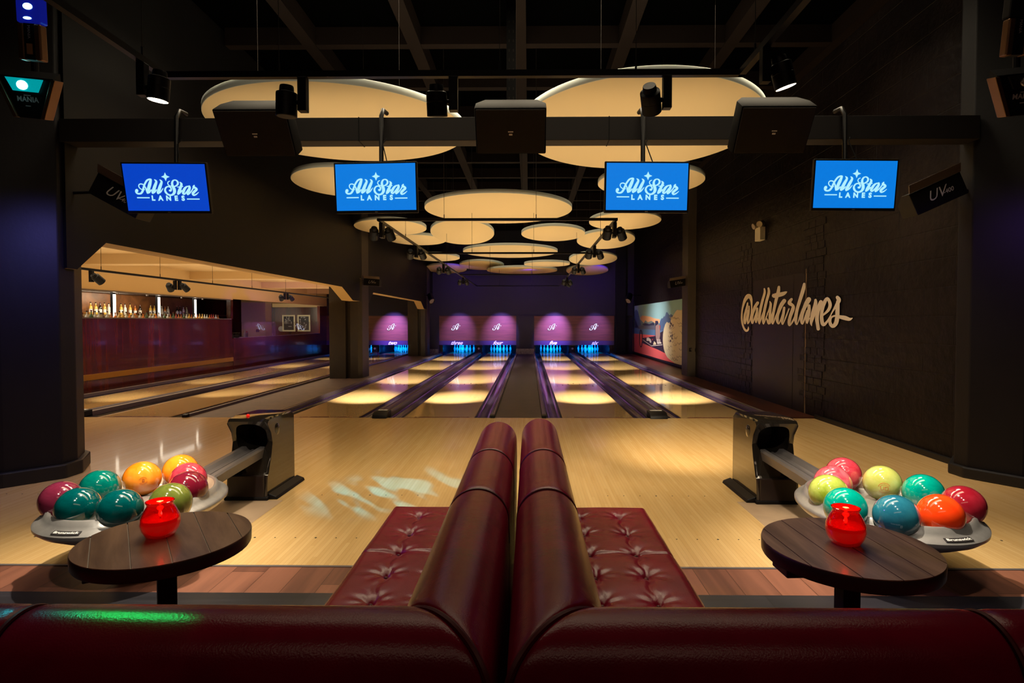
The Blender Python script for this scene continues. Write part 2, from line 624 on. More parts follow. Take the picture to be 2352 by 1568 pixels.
A_ST = [
    [(275, 775, 60), (258, 765, 100), (236, 805, 78), (256, 850, 58), (320, 865, 50), (385, 842, 60), (440, 770, 66), (490, 650, 60), (535, 560, 56), (610, 462, 56), (690, 422, 46), (745, 424, 40)],
    [(733, 445, 70), (690, 560, 98), (640, 680, 100), (597, 790, 96), (580, 835, 60)],
    [(500, 738, 25), (430, 738, 28), (365, 700, 30), (335, 640, 32), (350, 590, 32), (400, 566, 35), (470, 580, 35), (520, 640, 35), (545, 700, 40), (560, 780, 45), (575, 838, 40)],
]
LOGO_ST = A_ST + [
    [(580, 843, 36), (640, 822, 42), (705, 745, 35)],
    [(845, 430, 18), (888, 468, 60), (892, 515, 72), (840, 620, 92), (782, 740, 98), (742, 820, 84), (736, 845, 46)],
    [(742, 850, 38), (815, 805, 42), (870, 740, 32)],
    [(1010, 435, 18), (1052, 474, 60), (1056, 520, 72), (1004, 625, 92), (946, 745, 98), (906, 825, 84), (900, 852, 46)],
    [(905, 856, 38), (990, 805, 42), (1050, 735, 30), (1085, 690, 14)],
    [(1318, 475, 20), (1268, 498, 30), (1246, 550, 32), (1272, 600, 30), (1330, 625, 26), (1400, 635, 28), (1480, 625, 42), (1545, 575, 56), (1562, 510, 60), (1528, 458, 46), (1470, 442, 34),
     (1412, 472, 52), (1380, 545, 70), (1388, 625, 80), (1420, 705, 94), (1424, 790, 94), (1385, 862, 72), (1300, 902, 52), (1205, 878, 56), (1145, 805, 66), (1138, 732, 56), (1182, 665, 46),
     (1250, 640, 40), (1310, 662, 46), (1332, 712, 52), (1310, 765, 56), (1280, 762, 60)],
    [(1622, 502, 18), (1662, 548, 68), (1658, 600, 76), (1610, 700, 84), (1552, 815, 88), (1522, 865, 56)],
    [(1525, 876, 38), (1590, 832, 40), (1655, 760, 34)],
    [(1532, 655, 22), (1610, 650, 32), (1704, 634, 24)],
    [(1890, 628, 30), (1825, 642, 46), (1758, 695, 72), (1702, 785, 84), (1684, 850, 64), (1725, 868, 48), (1792, 808, 42), (1850, 730, 36)],
    [(1905, 628, 56), (1906, 680, 80), (1862, 780, 80), (1822, 850, 68), (1832, 882, 40), (1900, 832, 40), (1980, 742, 38), (2030, 665, 44)],
    [(2060, 605, 40), (2040, 655, 80), (2112, 692, 56), (2116, 728, 72), (2045, 790, 76), (1988, 850, 78), (2005, 900, 50), (2085, 878, 40), (2172, 810, 16)],
    [(245, 985, 34), (430, 985, 34), (612, 985, 34)],
    [(1795, 1020, 34), (1980, 1020, 34), (2165, 1020, 34)],
]
WALL_ST = [
    [(252, 925, 12), (246, 980, 34), (205, 1002, 42), (155, 930, 36), (126, 800, 36), (126, 650, 30), (150, 520, 38), (192, 400, 62), (255, 332, 84), (300, 380, 58), (314, 480, 34), (314, 600, 24), (298, 720, 24), (270, 820, 24), (246, 862, 20)],
    [(236, 465, 22), (222, 560, 46), (182, 700, 38), (176, 820, 42), (190, 868, 22), (212, 760, 26), (240, 610, 26)],
    [(266, 530, 24), (260, 640, 36), (238, 760, 40), (240, 868, 18)],
    [(430, 465, 58), (372, 560, 58), (326, 700, 48), (318, 800, 48), (332, 864, 22), (366, 770, 26), (402, 660, 24)],
    [(420, 575, 44), (414, 680, 46), (396, 790, 44), (402, 848, 18), (430, 760, 20)],
    [(560, 195, 32), (566, 270, 46), (522, 430, 50), (478, 620, 50), (456, 780, 50), (464, 874, 16), (500, 760, 26), (540, 640, 22)],
    [(640, 185, 38), (646, 270, 52), (602, 430, 52), (560, 620, 52), (536, 780, 50), (544, 876, 16), (582, 780, 26), (620, 680, 20)],
    [(668, 440, 20), (684, 500, 46), (650, 600, 26), (612, 680, 18)],
    [(684, 505, 44), (670, 640, 52), (670, 780, 60), (648, 858, 54), (606, 770, 26)],
    [(842, 160, 50), (830, 250, 66), (790, 400, 58), (742, 620, 52), (712, 780, 56), (724, 874, 18), (772, 750, 30), (822, 630, 22)],
    [(732, 300, 26), (745, 325, 84), (830, 312, 84), (920, 290, 74), (975, 262, 44), (1000, 246, 6)],
    [(945, 425, 76), (882, 520, 74), (822, 680, 56), (810, 800, 58), (838, 868, 24), (884, 770, 26), (926, 640, 24)],
    [(944, 560, 46), (926, 690, 52), (904, 800, 52), (914, 882, 18), (964, 770, 26), (1036, 580, 24)],
    [(1085, 395, 50), (1044, 466, 72), (1112, 520, 56), (1112, 585, 70), (1064, 720, 62), (1038, 840, 60), (1048, 902, 28), (1110, 820, 34), (1166, 690, 24)],
    [(1330, 100, 46), (1314, 200, 72), (1252, 400, 66), (1192, 600, 60), (1166, 780, 62), (1190, 884, 20), (1252, 720, 30), (1300, 580, 26)],
    [(1420, 400, 92), (1372, 480, 86), (1312, 620, 62), (1276, 780, 62), (1296, 872, 28), (1342, 760, 32), (1392, 610, 28)],
    [(1426, 520, 56), (1420, 640, 68), (1386, 780, 68), (1388, 862, 22), (1430, 760, 24)],
    [(1550, 410, 48), (1546, 500, 72), (1484, 700, 62), (1464, 840, 52), (1474, 906, 14)],
    [(1478, 850, 22), (1560, 620, 40), (1644, 440, 48), (1662, 480, 54), (1604, 620, 62), (1576, 760, 72), (1590, 880, 66), (1602, 965, 66)],
    [(1692, 705, 30), (1800, 600, 58), (1832, 490, 64), (1778, 380, 56), (1712, 480, 72), (1672, 640, 62), (1670, 800, 74), (1704, 888, 60), (1786, 810, 40), (1850, 690, 22)],
    [(1972, 360, 66), (1998, 425, 80), (1904, 590, 36), (1852, 680, 24)],
    [(1980, 450, 70), (1974, 600, 80), (1970, 740, 80), (1942, 860, 82), (1880, 915, 66), (1830, 850, 62), (1850, 752, 38), (1925, 715, 36), (2005, 732, 60), (2120, 756, 84), (2205, 780, 60), (2262, 758, 14)],
]
# ================================================================== THE SETTING
struct('floor', MB().box((-9.6, -3, -0.12), (5.2, 3.02, 0)), M_GREYW)
struct('floor', MB().box((-9.6, 3.02, -0.12), (5.2, 3.34, 0)), M_BROWN)
FOUL = 8.6
ap = struct('approach_floor', MB().box((-9.6, 3.36, -0.12), (4.6, FOUL, 0)), M_MAPLE)
struct('trim_1', MB().box((-9.6, 3.34, -0.12), (5.2, 3.36, 0.004)), M_GREYRAIL)
dots = MB()
for cx_, y_ in ((-2.9, 4.75), (-1.32, 4.75), (1.05, 4.75), (2.65, 4.75), (-4.5, 4.75)):
    for k in range(-3, 4):
        r_ = 0.0075 if k == 0 else 0.005
        dots.cyl((cx_ + k * 0.133, y_, -0.001), (cx_ + k * 0.133, y_, 0.0012), r_, n=10)
for cx_, y_ in ((-1.42, 3.80), (-2.9, 3.80), (1.25, 3.80), (2.7, 3.80)):
    for k in range(-3, 4):
        r_ = 0.0075 if k % 3 == 0 else 0.005
        dots.cyl((cx_ + k * 0.136, y_, -0.001), (cx_ + k * 0.136, y_, 0.0012), r_, n=10)
obj('inlay_dots', dots, M_DARK, ap)
gp = MB()
for x0, x1 in ((-2.62, -1.98), (1.66, 2.3)):
    gp.box((x0, 3.55, -0.002), (x1, 4.6, 0.0015))
M_PLATE = mat('floor_hatch', sr(176, 150, 122), 0.35, noise_col=sr(160, 136, 110), nscale=3)
obj('floor_hatch', gp, M_PLATE, ap)
struct('lane_subfloor', MB().box((-9.6, FOUL, -0.2), (4.8, 29, -0.12)), M_DARK)

# aisles between the lanes
struct('aisle_floor', MB().box((-5.13, FOUL, -0.12), (-3.95, 25.6, 0.0)), M_AISLE)
struct('aisle_floor', MB().box((-0.51, FOUL, -0.12), (0.19, 25.55, -0.005)), M_AISLE2)
M_LEDGE = mat('ledge_wood', sr(70, 34, 26), 0.35, noise_col=sr(48, 24, 20), nscale=4, stretch=(1, 0.15, 1))
struct('ledge_floor', MB().box((3.70, FOUL + 0.02, -0.12), (4.7, 25.6, 0.02)), M_LEDGE)
struct('ledge_floor', MB().box((-9.0, FOUL, -0.12), (-8.6, 25.6, -0.02)), M_DARK)

# walls, ceiling
CEILZ = 5.24
struct('ceiling', MB().box((-9.8, -3, CEILZ + 0.25), (5.2, 29, CEILZ + 0.35)), M_CEIL)
g = MB()
for k in range(-3, 4):
    x = -0.13 + 1.45 * k
    if -4.3 < x < 4.6:
        g.box((x - 0.09, -1, CEILZ), (x + 0.09, 27, CEILZ + 0.25))
for k in range(0, 17):
    y = 3.7 + 1.47 * k
    g.box((-4.2, y - 0.07, CEILZ + 0.01), (4.6, y + 0.07, CEILZ + 0.26))
obj('ceiling_grid', g, M_GRID)['kind'] = 'structure'

struct('wall_right', MB().box((4.27, 5.6, 0), (4.7, 15.2, CEILZ + 0.3)), M_WALLR)
struct('wall_right', MB().box((4.62, 15.2, 0), (4.9, 27, CEILZ + 0.3)), M_WALLR)
struct('wall_right', MB().box((4.9, -3, 0), (5.1, 5.6, CEILZ + 0.3)), M_BLACK)
struct('baseboard_right', MB().box((4.235, 5.6, 0), (4.27, FOUL, 0.06)), M_BLACK)
struct('wall_back', MB().box((-9.8, -3.1, 0), (5.2, -3, CEILZ + 0.3)), M_BLACK)
struct('wall_left', MB().box((-9.8, -3, 0), (-9.6, 6.5, CEILZ + 0.3)), M_BLACK)

# pier on the right between block wall and mural
struct('column', MB().prism([(4.10, 15.0), (4.27, 14.86), (4.44, 14.8), (4.7, 14.8), (4.7, 15.55), (4.10, 15.55)], 0, CEILZ + 0.3), M_COLUMN, bevel=0.006)
# big near pillars with skirting
PL = [(-4.90, 4.66), (-4.56, 4.94), (-4.29, 5.24), (-4.29, 5.42), (-4.47, 5.74), (-4.9, 6.05), (-5.6, 6.05), (-5.6, 4.66)]
PR = [(4.90, 4.66), (4.27, 5.02), (4.04, 5.34), (4.03, 5.5), (4.27, 5.78), (4.9, 5.9)]


def grow(poly, d):
    cx_ = sum(p[0] for p in poly) / len(poly)
    cy_ = sum(p[1] for p in poly) / len(poly)
    return [(cx_ + (p[0] - cx_) * (1 + d / math.hypot(p[0] - cx_, p[1] - cy_)), cy_ + (p[1] - cy_) * (1 + d / math.hypot(p[0] - cx_, p[1] - cy_))) for p in poly]


struct('pillar', MB().prism(PL, 0, CEILZ + 0.3), M_PILLAR, bevel=0.01)
struct('pillar', MB().prism(PR, 0, CEILZ + 0.3), M_PILLAR, bevel=0.01)
struct('baseboard_left', MB().prism(grow(PL, 0.045), 0, 0.13), M_BLACK, bevel=0.012)
struct('baseboard_right', MB().prism(grow(PR, 0.045), 0, 0.10), M_BLACK, bevel=0.012)

# columns along lane two's aisle
for y0, y1 in ((14.5, 15.3), (23.95, 24.75)):
    struct('column', MB().prism([(-5.03, y0), (-4.62, y0), (-4.60, y0 + 0.10), (-4.52, y0 + 0.10), (-4.50, y0), (-4.32, y0 + 0.06), (-4.25, y0 + 0.2), (-4.25, y1), (-5.03, y1)], 0, CEILZ + 0.3), M_COLUMN, bevel=0.006)

# bulkhead above the columns: dark face, cream underside with haunches at the columns
BZ = 2.23
prof = [(5.3, CEILZ + 0.3), (5.3, 1.93), (5.42, 1.93), (5.80, BZ)]
for yc in (14.5, 23.95):
    prof += [(yc - 1.35, BZ), (yc - 0.55, 1.95), (yc + 0.05, 1.95), (yc + 0.05, BZ + 0.3), (yc + 0.7, BZ + 0.3), (yc + 0.7, 1.95), (yc + 0.9, 1.95), (yc + 1.3, BZ)] if yc < 20 else [(yc - 1.2, BZ), (yc - 0.5, 1.95), (yc + 0.05, 1.95), (yc + 0.05, BZ + 0.3), (yc + 0.7, BZ + 0.3), (yc + 0.7, BZ), (25.6, BZ), (25.6, CEILZ + 0.3)]
bk = MB()
n_ = len(prof)
X0, X1 = -4.53, -4.26
bk.add([(X1, y, z) for y, z in prof], [tuple(range(n_))])
bk.add([(X0, y, z) for y, z in prof], [tuple(range(n_))])
vs = [(X0, y, z) for y, z in prof] + [(X1, y, z) for y, z in prof]
bk.cur = 1
bk.add(vs, [(i, (i + 1) % n_, n_ + (i + 1) % n_, n_ + i) for i in range(n_)])
# front/back faces are triangulated for the concave outline
bk2 = obj('bulkhead_beam', bk, [M_BULK, M_CREAM])
bk2['kind'] = 'structure'
bm = bmesh.new()
bm.from_mesh(bk2.data)
bmesh.ops.triangulate(bm, faces=[f for f in bm.faces if len(f.verts) > 4])
for f in bm.faces:
    f.normal_update()
    f.material_index = 1 if f.normal.z < -0.15 and f.calc_center_median().z < 3 else 0
bm.to_mesh(bk2.data)
bm.free()
# left bay ceiling with cross beams
bay = MB().box((-9.0, 5.3, 2.76), (-4.53, 26, 2.86))
struct('ceiling', bay, M_CREAM)
bb = MB()
for y in (11.2, 15.2, 19.3, 23.3):
    bb.extr_x([(y, 2.76), (y, 2.56), (y + 0.35, 2.56), (y + 0.35, 2.76)], -9.0, -4.53)
struct('ceiling_beam', bb, M_CREAM)

# long wood-clad wall beside lane one with its bar opening and pass-through
WX = -8.96
wl = MB()
wl.box((WX - 0.12, 6.0, -0.1), (WX, 17.35, 1.51))
wl.box((WX - 0.12, 17.35, -0.1), (WX, 24.7, 0.915))
wl.box((WX - 0.12, 24.7, -0.1), (WX, 26.0, 2.10))
wl.box((WX - 0.12, 17.28, 1.51), (WX, 17.42, 2.09))
struct('wall_left', wl, M_WOOD)
uw = MB()
uw.box((WX - 0.12, 6.0, 2.09), (WX + 0.001, 17.42, 2.8))
uw.box((WX - 0.12, 17.42, 2.12), (WX + 0.001, 26.0, 2.8))
struct('wall_left', uw, M_CREAM)
struct('trim_2', MB().box((WX - 0.13, 6.0, 1.50), (WX + 0.012, 17.3, 1.525)).box((WX - 0.13, 6.0, 2.075), (WX + 0.012, 17.3, 2.10)), M_GREYRAIL)
struct('trim_3', MB().box((WX - 0.13, 17.42, 0.905), (WX + 0.012, 24.7, 0.93)), M_WOOD)
# rooms behind it
struct('wall_left', MB().box((-12.4, 6.0, 0), (-12.3, 29, 2.6)), M_WOOD)
struct('ceiling', MB().box((-12.4, 6.0, 2.3), (WX - 0.12, 29, 2.4)), M_CREAM)
struct('floor', MB().box((-12.4, 6.0, -0.1), (WX - 0.12, 29, 0)), M_BROWN)
struct('wall_back', MB().box((-12.4, 27.9, 0), (WX - 0.1, 28.0, 2.6)), M_WOOD)
struct('trim_4', MB().box((-12.3, 27.6, 2.12), (WX - 0.12, 27.9, 2.3)), M_CREAM)
M_SAGE = mat('sage_paint', sr(196, 186, 142), 0.6)
struct('column', MB().box((-10.40, 20.8, 0), (-9.52, 21.3, 2.3)), M_SAGE)
struct('wall_left', MB().box((-12.3, 20.9, 0), (-10.4, 21.0, 2.3)), M_WOOD)

# masking wall over the pins
YM = 25.5
for a_, b_ in (((-9.1, YM + 0.055, 1.70), (5.0, YM + 0.3, CEILZ + 0.3)), ((-0.555, YM - 0.05, 0), (0.215, YM + 0.3, 1.70)), ((3.77, YM + 0.2, 0), (5.0, YM + 0.3, 1.70)), ((-4.25, YM, 0), (-3.97, YM + 0.3, 1.70)), ((-5.17, YM + 0.055, 0), (-4.25, YM + 0.3, 1.70))):
    struct('wall_back', MB().box(a_, b_), M_MASK)
struct('wall_back', MB().box((3.80, YM - 0.2, 0), (4.22, YM + 0.1, CEILZ)), M_BLK)
struct('wall_back', MB().box((-9.1, 28.6, -0.2), (5.0, 28.7, 2.0)), M_BLK)
struct('trim_5', MB().box((-0.56, YM - 0.09, 0), (0.22, YM - 0.06, 0.24)), M_DIA)
struct('trim_5', MB().box((-4.92, YM - 0.02, 0), (-4.0, YM - 0.0, 0.22)), M_DIA)
# shut door panel and pilaster strips in the block wall
dr = struct('door_1', MB().box((4.264, 9.0, 0.02), (4.30, 11.05, 2.2)), mat('door_paint', sr(26, 20, 19), 0.4, spec=0.3), bevel=0.002)
obj('door_seam', MB().box((4.2615, 9.38, 0.03), (4.265, 9.39, 2.19)), M_BLK, dr)
obj('lit_edge_strip', MB().box((4.2585, 8.95, 0.0), (4.272, 8.968, 2.25)), mat('lit_edge', sr(110, 88, 66), 0.5), dr)  # paler strip paints the lit line of the corner into colour
brk = board_mat('brick_quoins', sr(40, 33, 32), sr(56, 46, 42), 0.22, 0.115, 1, 0.4, 1.0, 14, linew=0.06)
rng = random.Random(3)
q = MB()
for y0, y1 in ((8.35, 8.94), (11.1, 11.75)):
    z = 0.05
    while z < 2.9:
        a = y0 + rng.uniform(0, 0.12)
        while a < y1 + rng.uniform(-0.1, 0.1):
            L_ = rng.choice((0.2, 0.24, 0.3))
            q.box((4.264 - rng.uniform(0, 0.004), a, z), (4.272, a + L_ - 0.012, z + 0.098))
            a += L_
        z += 0.112
struct('brick_pilaster', q, M_WALLR)

# ================================================================== LANES
LANES = [(-7.73, 'one'), (-5.97, 'two'), (-3.10, 'three'), (-1.347, 'four'), (1.03, 'five'), (2.82, 'six')]
LW = 1.06
GW = 0.235
PINY = FOUL + 18.29
lane_lab = {
    'one': 'pale maple bowling lane next to the wood-clad bar wall',
    'two': 'pale maple bowling lane ending below the panel lettered two',
    'three': 'pale maple bowling lane ending below the panel lettered three',
    'four': 'pale maple bowling lane ending below the panel lettered four',
    'five': 'pale maple bowling lane ending below the panel lettered five',
    'six': 'pale maple bowling lane nearest the block wall, ending below the panel lettered six'}


def gutter_prof(w):
    p = []
    for k in range(11):
        a = PI * k / 10
        p.append((w / 2 - w / 2 * math.cos(a), -0.01 - 0.075 * math.sin(a)))
    return p


rn = random.Random(11)
for xc, nm in LANES:
    ln = thing('bowling_lane', lane_lab[nm], 'bowling lane', (xc, FOUL, 0), group='bowling lanes')
    for s in (-1, 1):
        gp_ = [(x, z) for x, z in gutter_prof(GW)]
        outer = [(0.001, -0.012)] + gp_[1:-1] + [(GW - 0.002, -0.012), (GW - 0.002, -0.119), (0.001, -0.119)]
        pr = [((LW / 2 + x) * s, z) for x, z in outer]
        obj('gutter', MB().extr_y(pr, 0.004, 18.9), M_GUTTER, ln, smooth=60)
    mk_ = MB().box((-LW / 2, 0, -0.12), (LW / 2, PINY + 0.95 - FOUL, 0))
    mk_.cur = 1
    for i in range(-7, 8):     # guide dots
        if abs(i) > 1:
            mk_.cyl((i * 0.066, 2.25, -0.001), (i * 0.066, 2.25, 0.0012), 0.008, n=8)
    for i in range(-3, 4):     # aiming arrows
        y = 4.75 - abs(i) * 0.16
        mk_.add([(i * 0.133 - 0.014, y, 0.0012), (i * 0.133 + 0.014, y, 0.0012), (i * 0.133, y + 0.15, 0.0012)], [(0, 1, 2)])
    obj('lane_bed', mk_, [M_LANE, M_DARK], ln)
    ft = MB()
    ft.box((-LW / 2, 0.0, -0.0005), (LW / 2, 0.016, 0.0012))
    x = -0.44
    while x < 0.42:
        L_ = rn.uniform(0.012, 0.026)
        if rn.random() > 0.12 and abs(x) < 0.36 or rn.random() > 0.7:
            ft.box((x, 0.035, 0), (x + 0.006, 0.10, 0.0014))
            ft.box((x, 0.035 + rn.choice((0, 0.027, 0.055)), 0), (x + L_, 0.045 + rn.choice((0, 0.02)), 0.0014))
            if rn.random() > 0.5:
                ft.box((x + L_ - 0.006, 0.035, 0), (x + L_, 0.10, 0.0014))
        x += L_ + 0.008
    obj('foul_line_lettering', ft, M_DKRED, ln)

# dividers between lane pairs
CAPP = [(0.0, 0.0), (0.015, 0.055), (0.045, 0.068), (0.055, 0.055), (0.075, 0.055), (0.085, 0.072), (0.14, 0.078), (0.175, 0.072), (0.185, 0.055), (0.205, 0.055), (0.215, 0.068), (0.245, 0.055), (0.26, 0.0)]
for xl, xr, lab in ((-7.73 + LW / 2 + GW, -5.97 - LW / 2 - GW, 'ribbed grey ball return cover between the two lanes beside the bar wall'),
                    (-3.10 + LW / 2 + GW, -1.347 - LW / 2 - GW, 'ribbed grey ball return cover running between lanes three and four'),
                    (1.03 + LW / 2 + GW, 2.82 - LW / 2 - GW, 'ribbed grey ball return cover running between lanes five and six')):
    wd = xr - xl
    t = thing('lane_divider', lab, 'lane divider', (xl, FOUL, 0), group='ball return covers between lane pairs')
    pr = [(0.002 + x / 0.26 * (wd - .004), z) for x, z in CAPP] + [(wd - .002, -0.118), (.002, -0.118)]
    obj('cover', MB().extr_y(pr, 0.22, 17.0), M_CAP, t, smooth=25)
    ec = MB()
    ec.extr_x([(-0.08, 0.0), (-0.06, 0.045), (0.02, 0.082), (0.22, 0.09), (0.22, 0.0)], 0.001, wd - 0.001)
    obj('end_cap', ec, M_DARK, t, bevel=0.008, smooth=True)
    obj('end_label', MB().box((0.04, 0.13, 0.0895), (wd - 0.04, 0.20, 0.0925)), M_WHITE, t, label='white label on the end cap')
    mb = MB().box((wd / 2 - 0.10, 17.0, -0.02), (wd / 2 + 0.10, 17.14, 0.33))
    obj('sensor_housing', mb, M_DARK, t, bevel=0.01)
    obj('sensor_window', MB().cyl((wd / 2, 16.995, 0.24), (wd / 2, 16.985, 0.24), 0.045, n=20), M_SILVER, t)

# single rails at the aisle edges
for x0, x1, lab in ((-5.97 + LW / 2 + GW, -5.13, 'narrow dark rail along the left edge of the wide aisle, right of lane two'),
                    (-3.95, -3.10 - LW / 2 - GW, 'narrow dark rail between the wide aisle and lane three'),
                    (-1.347 + LW / 2 + GW, -0.51, 'grooved grey rail on the left side of the centre aisle'),
                    (0.19, 1.03 - LW / 2 - GW, 'grooved grey rail on the right side of the centre aisle'),
                    (2.82 + LW / 2 + GW, 3.70, 'dark rail between lane six and the brown ledge'),
                    (-8.6, -7.73 - LW / 2 - GW, 'dark rail between lane one and the wood-clad wall')):
    wd = x1 - x0
    t = thing('lane_rail', lab, 'rail', (x0, FOUL, 0), group='rails along the aisle edges')
    pr = [(0.002, 0), (wd * .12, 0.04), (wd * .35, 0.046), (wd * .42, 0.036), (wd * .58, 0.036), (wd * .65, 0.046), (wd * .88, 0.04), (wd - .002, 0), (wd - .002, -0.118), (0.002, -0.118)]
    obj('rail', MB().extr_y(pr, 0.05, 16.9), M_CAP, t, smooth=25)
    obj('end_cap', MB().extr_x([(-0.03, 0), (-0.02, 0.04), (0.05, 0.052), (0.06, 0.0)], 0.001, wd - 0.001), M_DARK, t, bevel=0.006)

# pins: one built with its stripe, then copied
PINP = [(0.0, 0.0), (0.0256, 0.0), (0.028, 0.004), (0.036, 0.02), (0.0455, 0.057), (0.0555, 0.10), (0.0605, 0.114), (0.0598, 0.13), (0.053, 0.165), (0.040, 0.20), (0.0290, 0.23), (0.0235, 0.254), (0.0232, 0.27),
        (0.0252, 0.295), (0.0300, 0.325), (0.0323, 0.343), (0.0305, 0.36), (0.022, 0.375), (0.010, 0.3805), (0.0, 0.381)]
PINP = [(r, z) for r, z in PINP]
pin_n = 0
pin0 = None
rows = {0: 'head', 1: 'second', 2: 'third', 3: 'back'}
for xc, nm in LANES:
    for row in range(4):
        for k in range(row + 1):
            x = xc + (k - row / 2) * 0.3048
            y = PINY + row * 0.264
            side = '' if row == 0 else ('left' if k == 0 else ('right' if k == row else 'middle' if row < 3 else ('inner left' if k == 1 else 'inner right')))
            where = 'head pin at the front' if row == 0 else '%s pin of the %s row' % (side, rows[row])
            lab = 'blue-lit bowling pin on lane %s, %s' % (nm, where)
            if pin0 is None:
                pin0 = thing('bowling_pin', lab, 'bowling pin', (x, y, 0), group='blue-lit bowling pins standing on lane %s' % nm)
                obj('pin_body', MB().lathe(PINP, 24), M_PIN, pin0, smooth=60)
                obj('neck_stripe', MB().lathe([(0.0296, 0.2315), (0.0272, 0.2405)], 20).lathe([(0.0243, 0.262), (0.0246, 0.274)], 20), M_PINRED, pin0, smooth=60, label='red stripes round the neck')
            else:
                dup(pin0, (x, y, 0), label=lab, group='blue-lit bowling pins standing on lane %s' % nm)

# blue lamp and dark kickback boards inside each pin bay
for xa, xb in ((-8.4, -7.05), (-6.65, -5.25), (-3.80, -2.42), (-2.03, -0.66), (0.34, 1.72), (2.13, 3.50)):
    al = area_light('pin_bay_light', ((xa + xb) / 2, 25.95, 0.95), ((xa + xb) / 2, 27.2, 0.12), 1.1, 0.12, 62, (0.0, 0.20, 1.0), spread=130)
struct('kickback', MB().box((-7.01, 25.75, -0.1), (-6.69, 28.6, 1.0)).box((-5.21, 25.75, -0.1), (-3.85, 28.6, 1.0)).box((-2.36, 25.8, -0.1), (-2.09, 28.6, 1.0)).box((-0.60, 25.75, -0.1), (0.28, 28.6, 1.0)).box((1.79, 25.8, -0.1), (2.06, 28.6, 1.0)).box((3.58, 25.75, -0.1), (4.0, 28.6, 1.0)).box((-9.1, 25.75, -0.1), (-8.5, 28.6, 1.0)), M_GUTTER)

# masking units with glowing monogram and lane names
def neon_xy(px, py, s=0.00062):
    return ((px - 560) * s, -(py - 640) * s)


for x0, x1, names, lab in ((-9.05, -5.18, ((-7.8, 'one'), (-6.05, 'two')), 'wood veneer masking panel above the pins of lanes one and two'),
                           (-3.965, -0.56, ((-3.21, 'three'), (-1.40, 'four')), 'wood veneer masking panel above the pins of lanes three and four'),
                           (0.22, 3.76, ((1.04, 'five'), (2.87, 'six')), 'wood veneer masking panel above the pins of lanes five and six')):
    t = thing('masking_panel', lab, 'wall panel', (x0, YM, 0.40))
    wd = x1 - x0
    obj('veneer_board', MB().box((0, 0, 0.19), (wd, 0.05, 1.29)), M_PANEL, t)
    obj('name_band', MB().box((0, -0.01, 0.0), (wd, 0.05, 0.185)), mat('violet_band', sr(62, 50, 92), 0.45) if x0 < -6 else bpy.data.materials['violet_band'], t)
    for sx, word in names:
        lx = sx - x0
        nq = strokes_2d([[(a, b, c_ * 0.62) for a, b, c_ in st] for st in A_ST + [[(580, 838, 36), (640, 800, 34), (720, 690, 26), (745, 640, 18)]]], 6) + star_2d(812, 560, 58, 0.32)
        sg = MB()
        for qd in nq:
            n = len(qd)
            f_ = [neon_xy(x, y) for x, y in qd]
            sg.add([(lx + a, -0.035, 0.80 + b) for a, b in f_], [tuple(range(n))])
        obj('neon_monogram', sg, M_NEON, t, label='white-blue glowing letter A with a star')
        wq = text_2d(word, 0.235, 0.006, 0.55)
        obj('lane_name', flat(wq, lambda a, b: (lx + a, -0.014, 0.09 + b)), M_FLUO, t, label='white cursive word %s' % word)
# ================================================================== THINGS IN THE ROOM
# ---- ceiling discs
DISCS = [  # X, Y, R, tilt_x, tilt_y, label
    (-2.224, 6.915, 1.465, 0.0, 0.021, 'largest cream disc hanging at upper left, behind the left loudspeaker'),
    (1.302, 6.986, 1.422, 0.0, -0.055, 'largest cream disc hanging at upper right, behind the right loudspeaker'),
    (-3.02, 9.6, 0.86, 0.0, -0.05, 'cream disc half hidden behind the second screen from the left'),
    (2.00, 9.6, 0.86, 0.0, -0.03, 'cream disc whose right tip shows beside the third screen from the left'),
    (-0.622, 11.909, 1.499, 0.0, -0.013, 'large cream disc at centre, between the two middle screens'),
    (-3.368, 14.099, 0.861, 0.0, -0.056, 'small cream disc below the second screen, furthest left of its row'),
    (-3.146, 16.28, 0.801, 0.0, -0.042, 'small cream disc tucked behind the left end of the far lighting track'),
    (-1.716, 14.956, 0.817, 0.0, -0.233, 'steeply tilted small cream disc just left below the large centre disc'),
    (0.631, 15.176, 0.831, 0.0, -0.087, 'small cream disc just right below the large centre disc'),
    (2.191, 13.316, 0.813, 0.0, -0.069, 'small cream disc directly below the third screen from the left'),
    (2.161, 16.369, 0.810, 0.0, -0.173, 'tilted small cream disc at right, behind the second head pair of the far track'),
    (-0.611, 19.072, 1.55, 0.0, -0.013, 'large cream disc at centre in the second large row, above the middle track bar'),
    (-3.344, 20.756, 0.857, 0.0, -0.044, 'thin-looking cream disc at left beside the second left track head'),
    (-1.933, 23.693, 0.912, 0.0, -0.107, 'small cream disc left of centre in the far row'),
    (-3.532, 25.251 - 0.65, 0.88, 0.0, -0.119, 'small cream disc furthest left in the far row, above lane three'),
    (-0.286, 23.8, 1.44, 0.0, -0.012, 'farthest large disc, violet tinted, lowest at centre'),
    (0.668, 23.177 - 1.6, 0.85, 0.0, -0.014, 'thin-looking cream disc right of centre in the far row'),
    (2.345, 21.289, 0.875, 0.0, -0.154, 'tilted small cream disc at right in the far row, crossed by the track'),
    (2.453, 24.5, 0.88, 0.0, -0.14, 'small cream disc furthest right in the far row, above lane six')]
ZD = 3.72
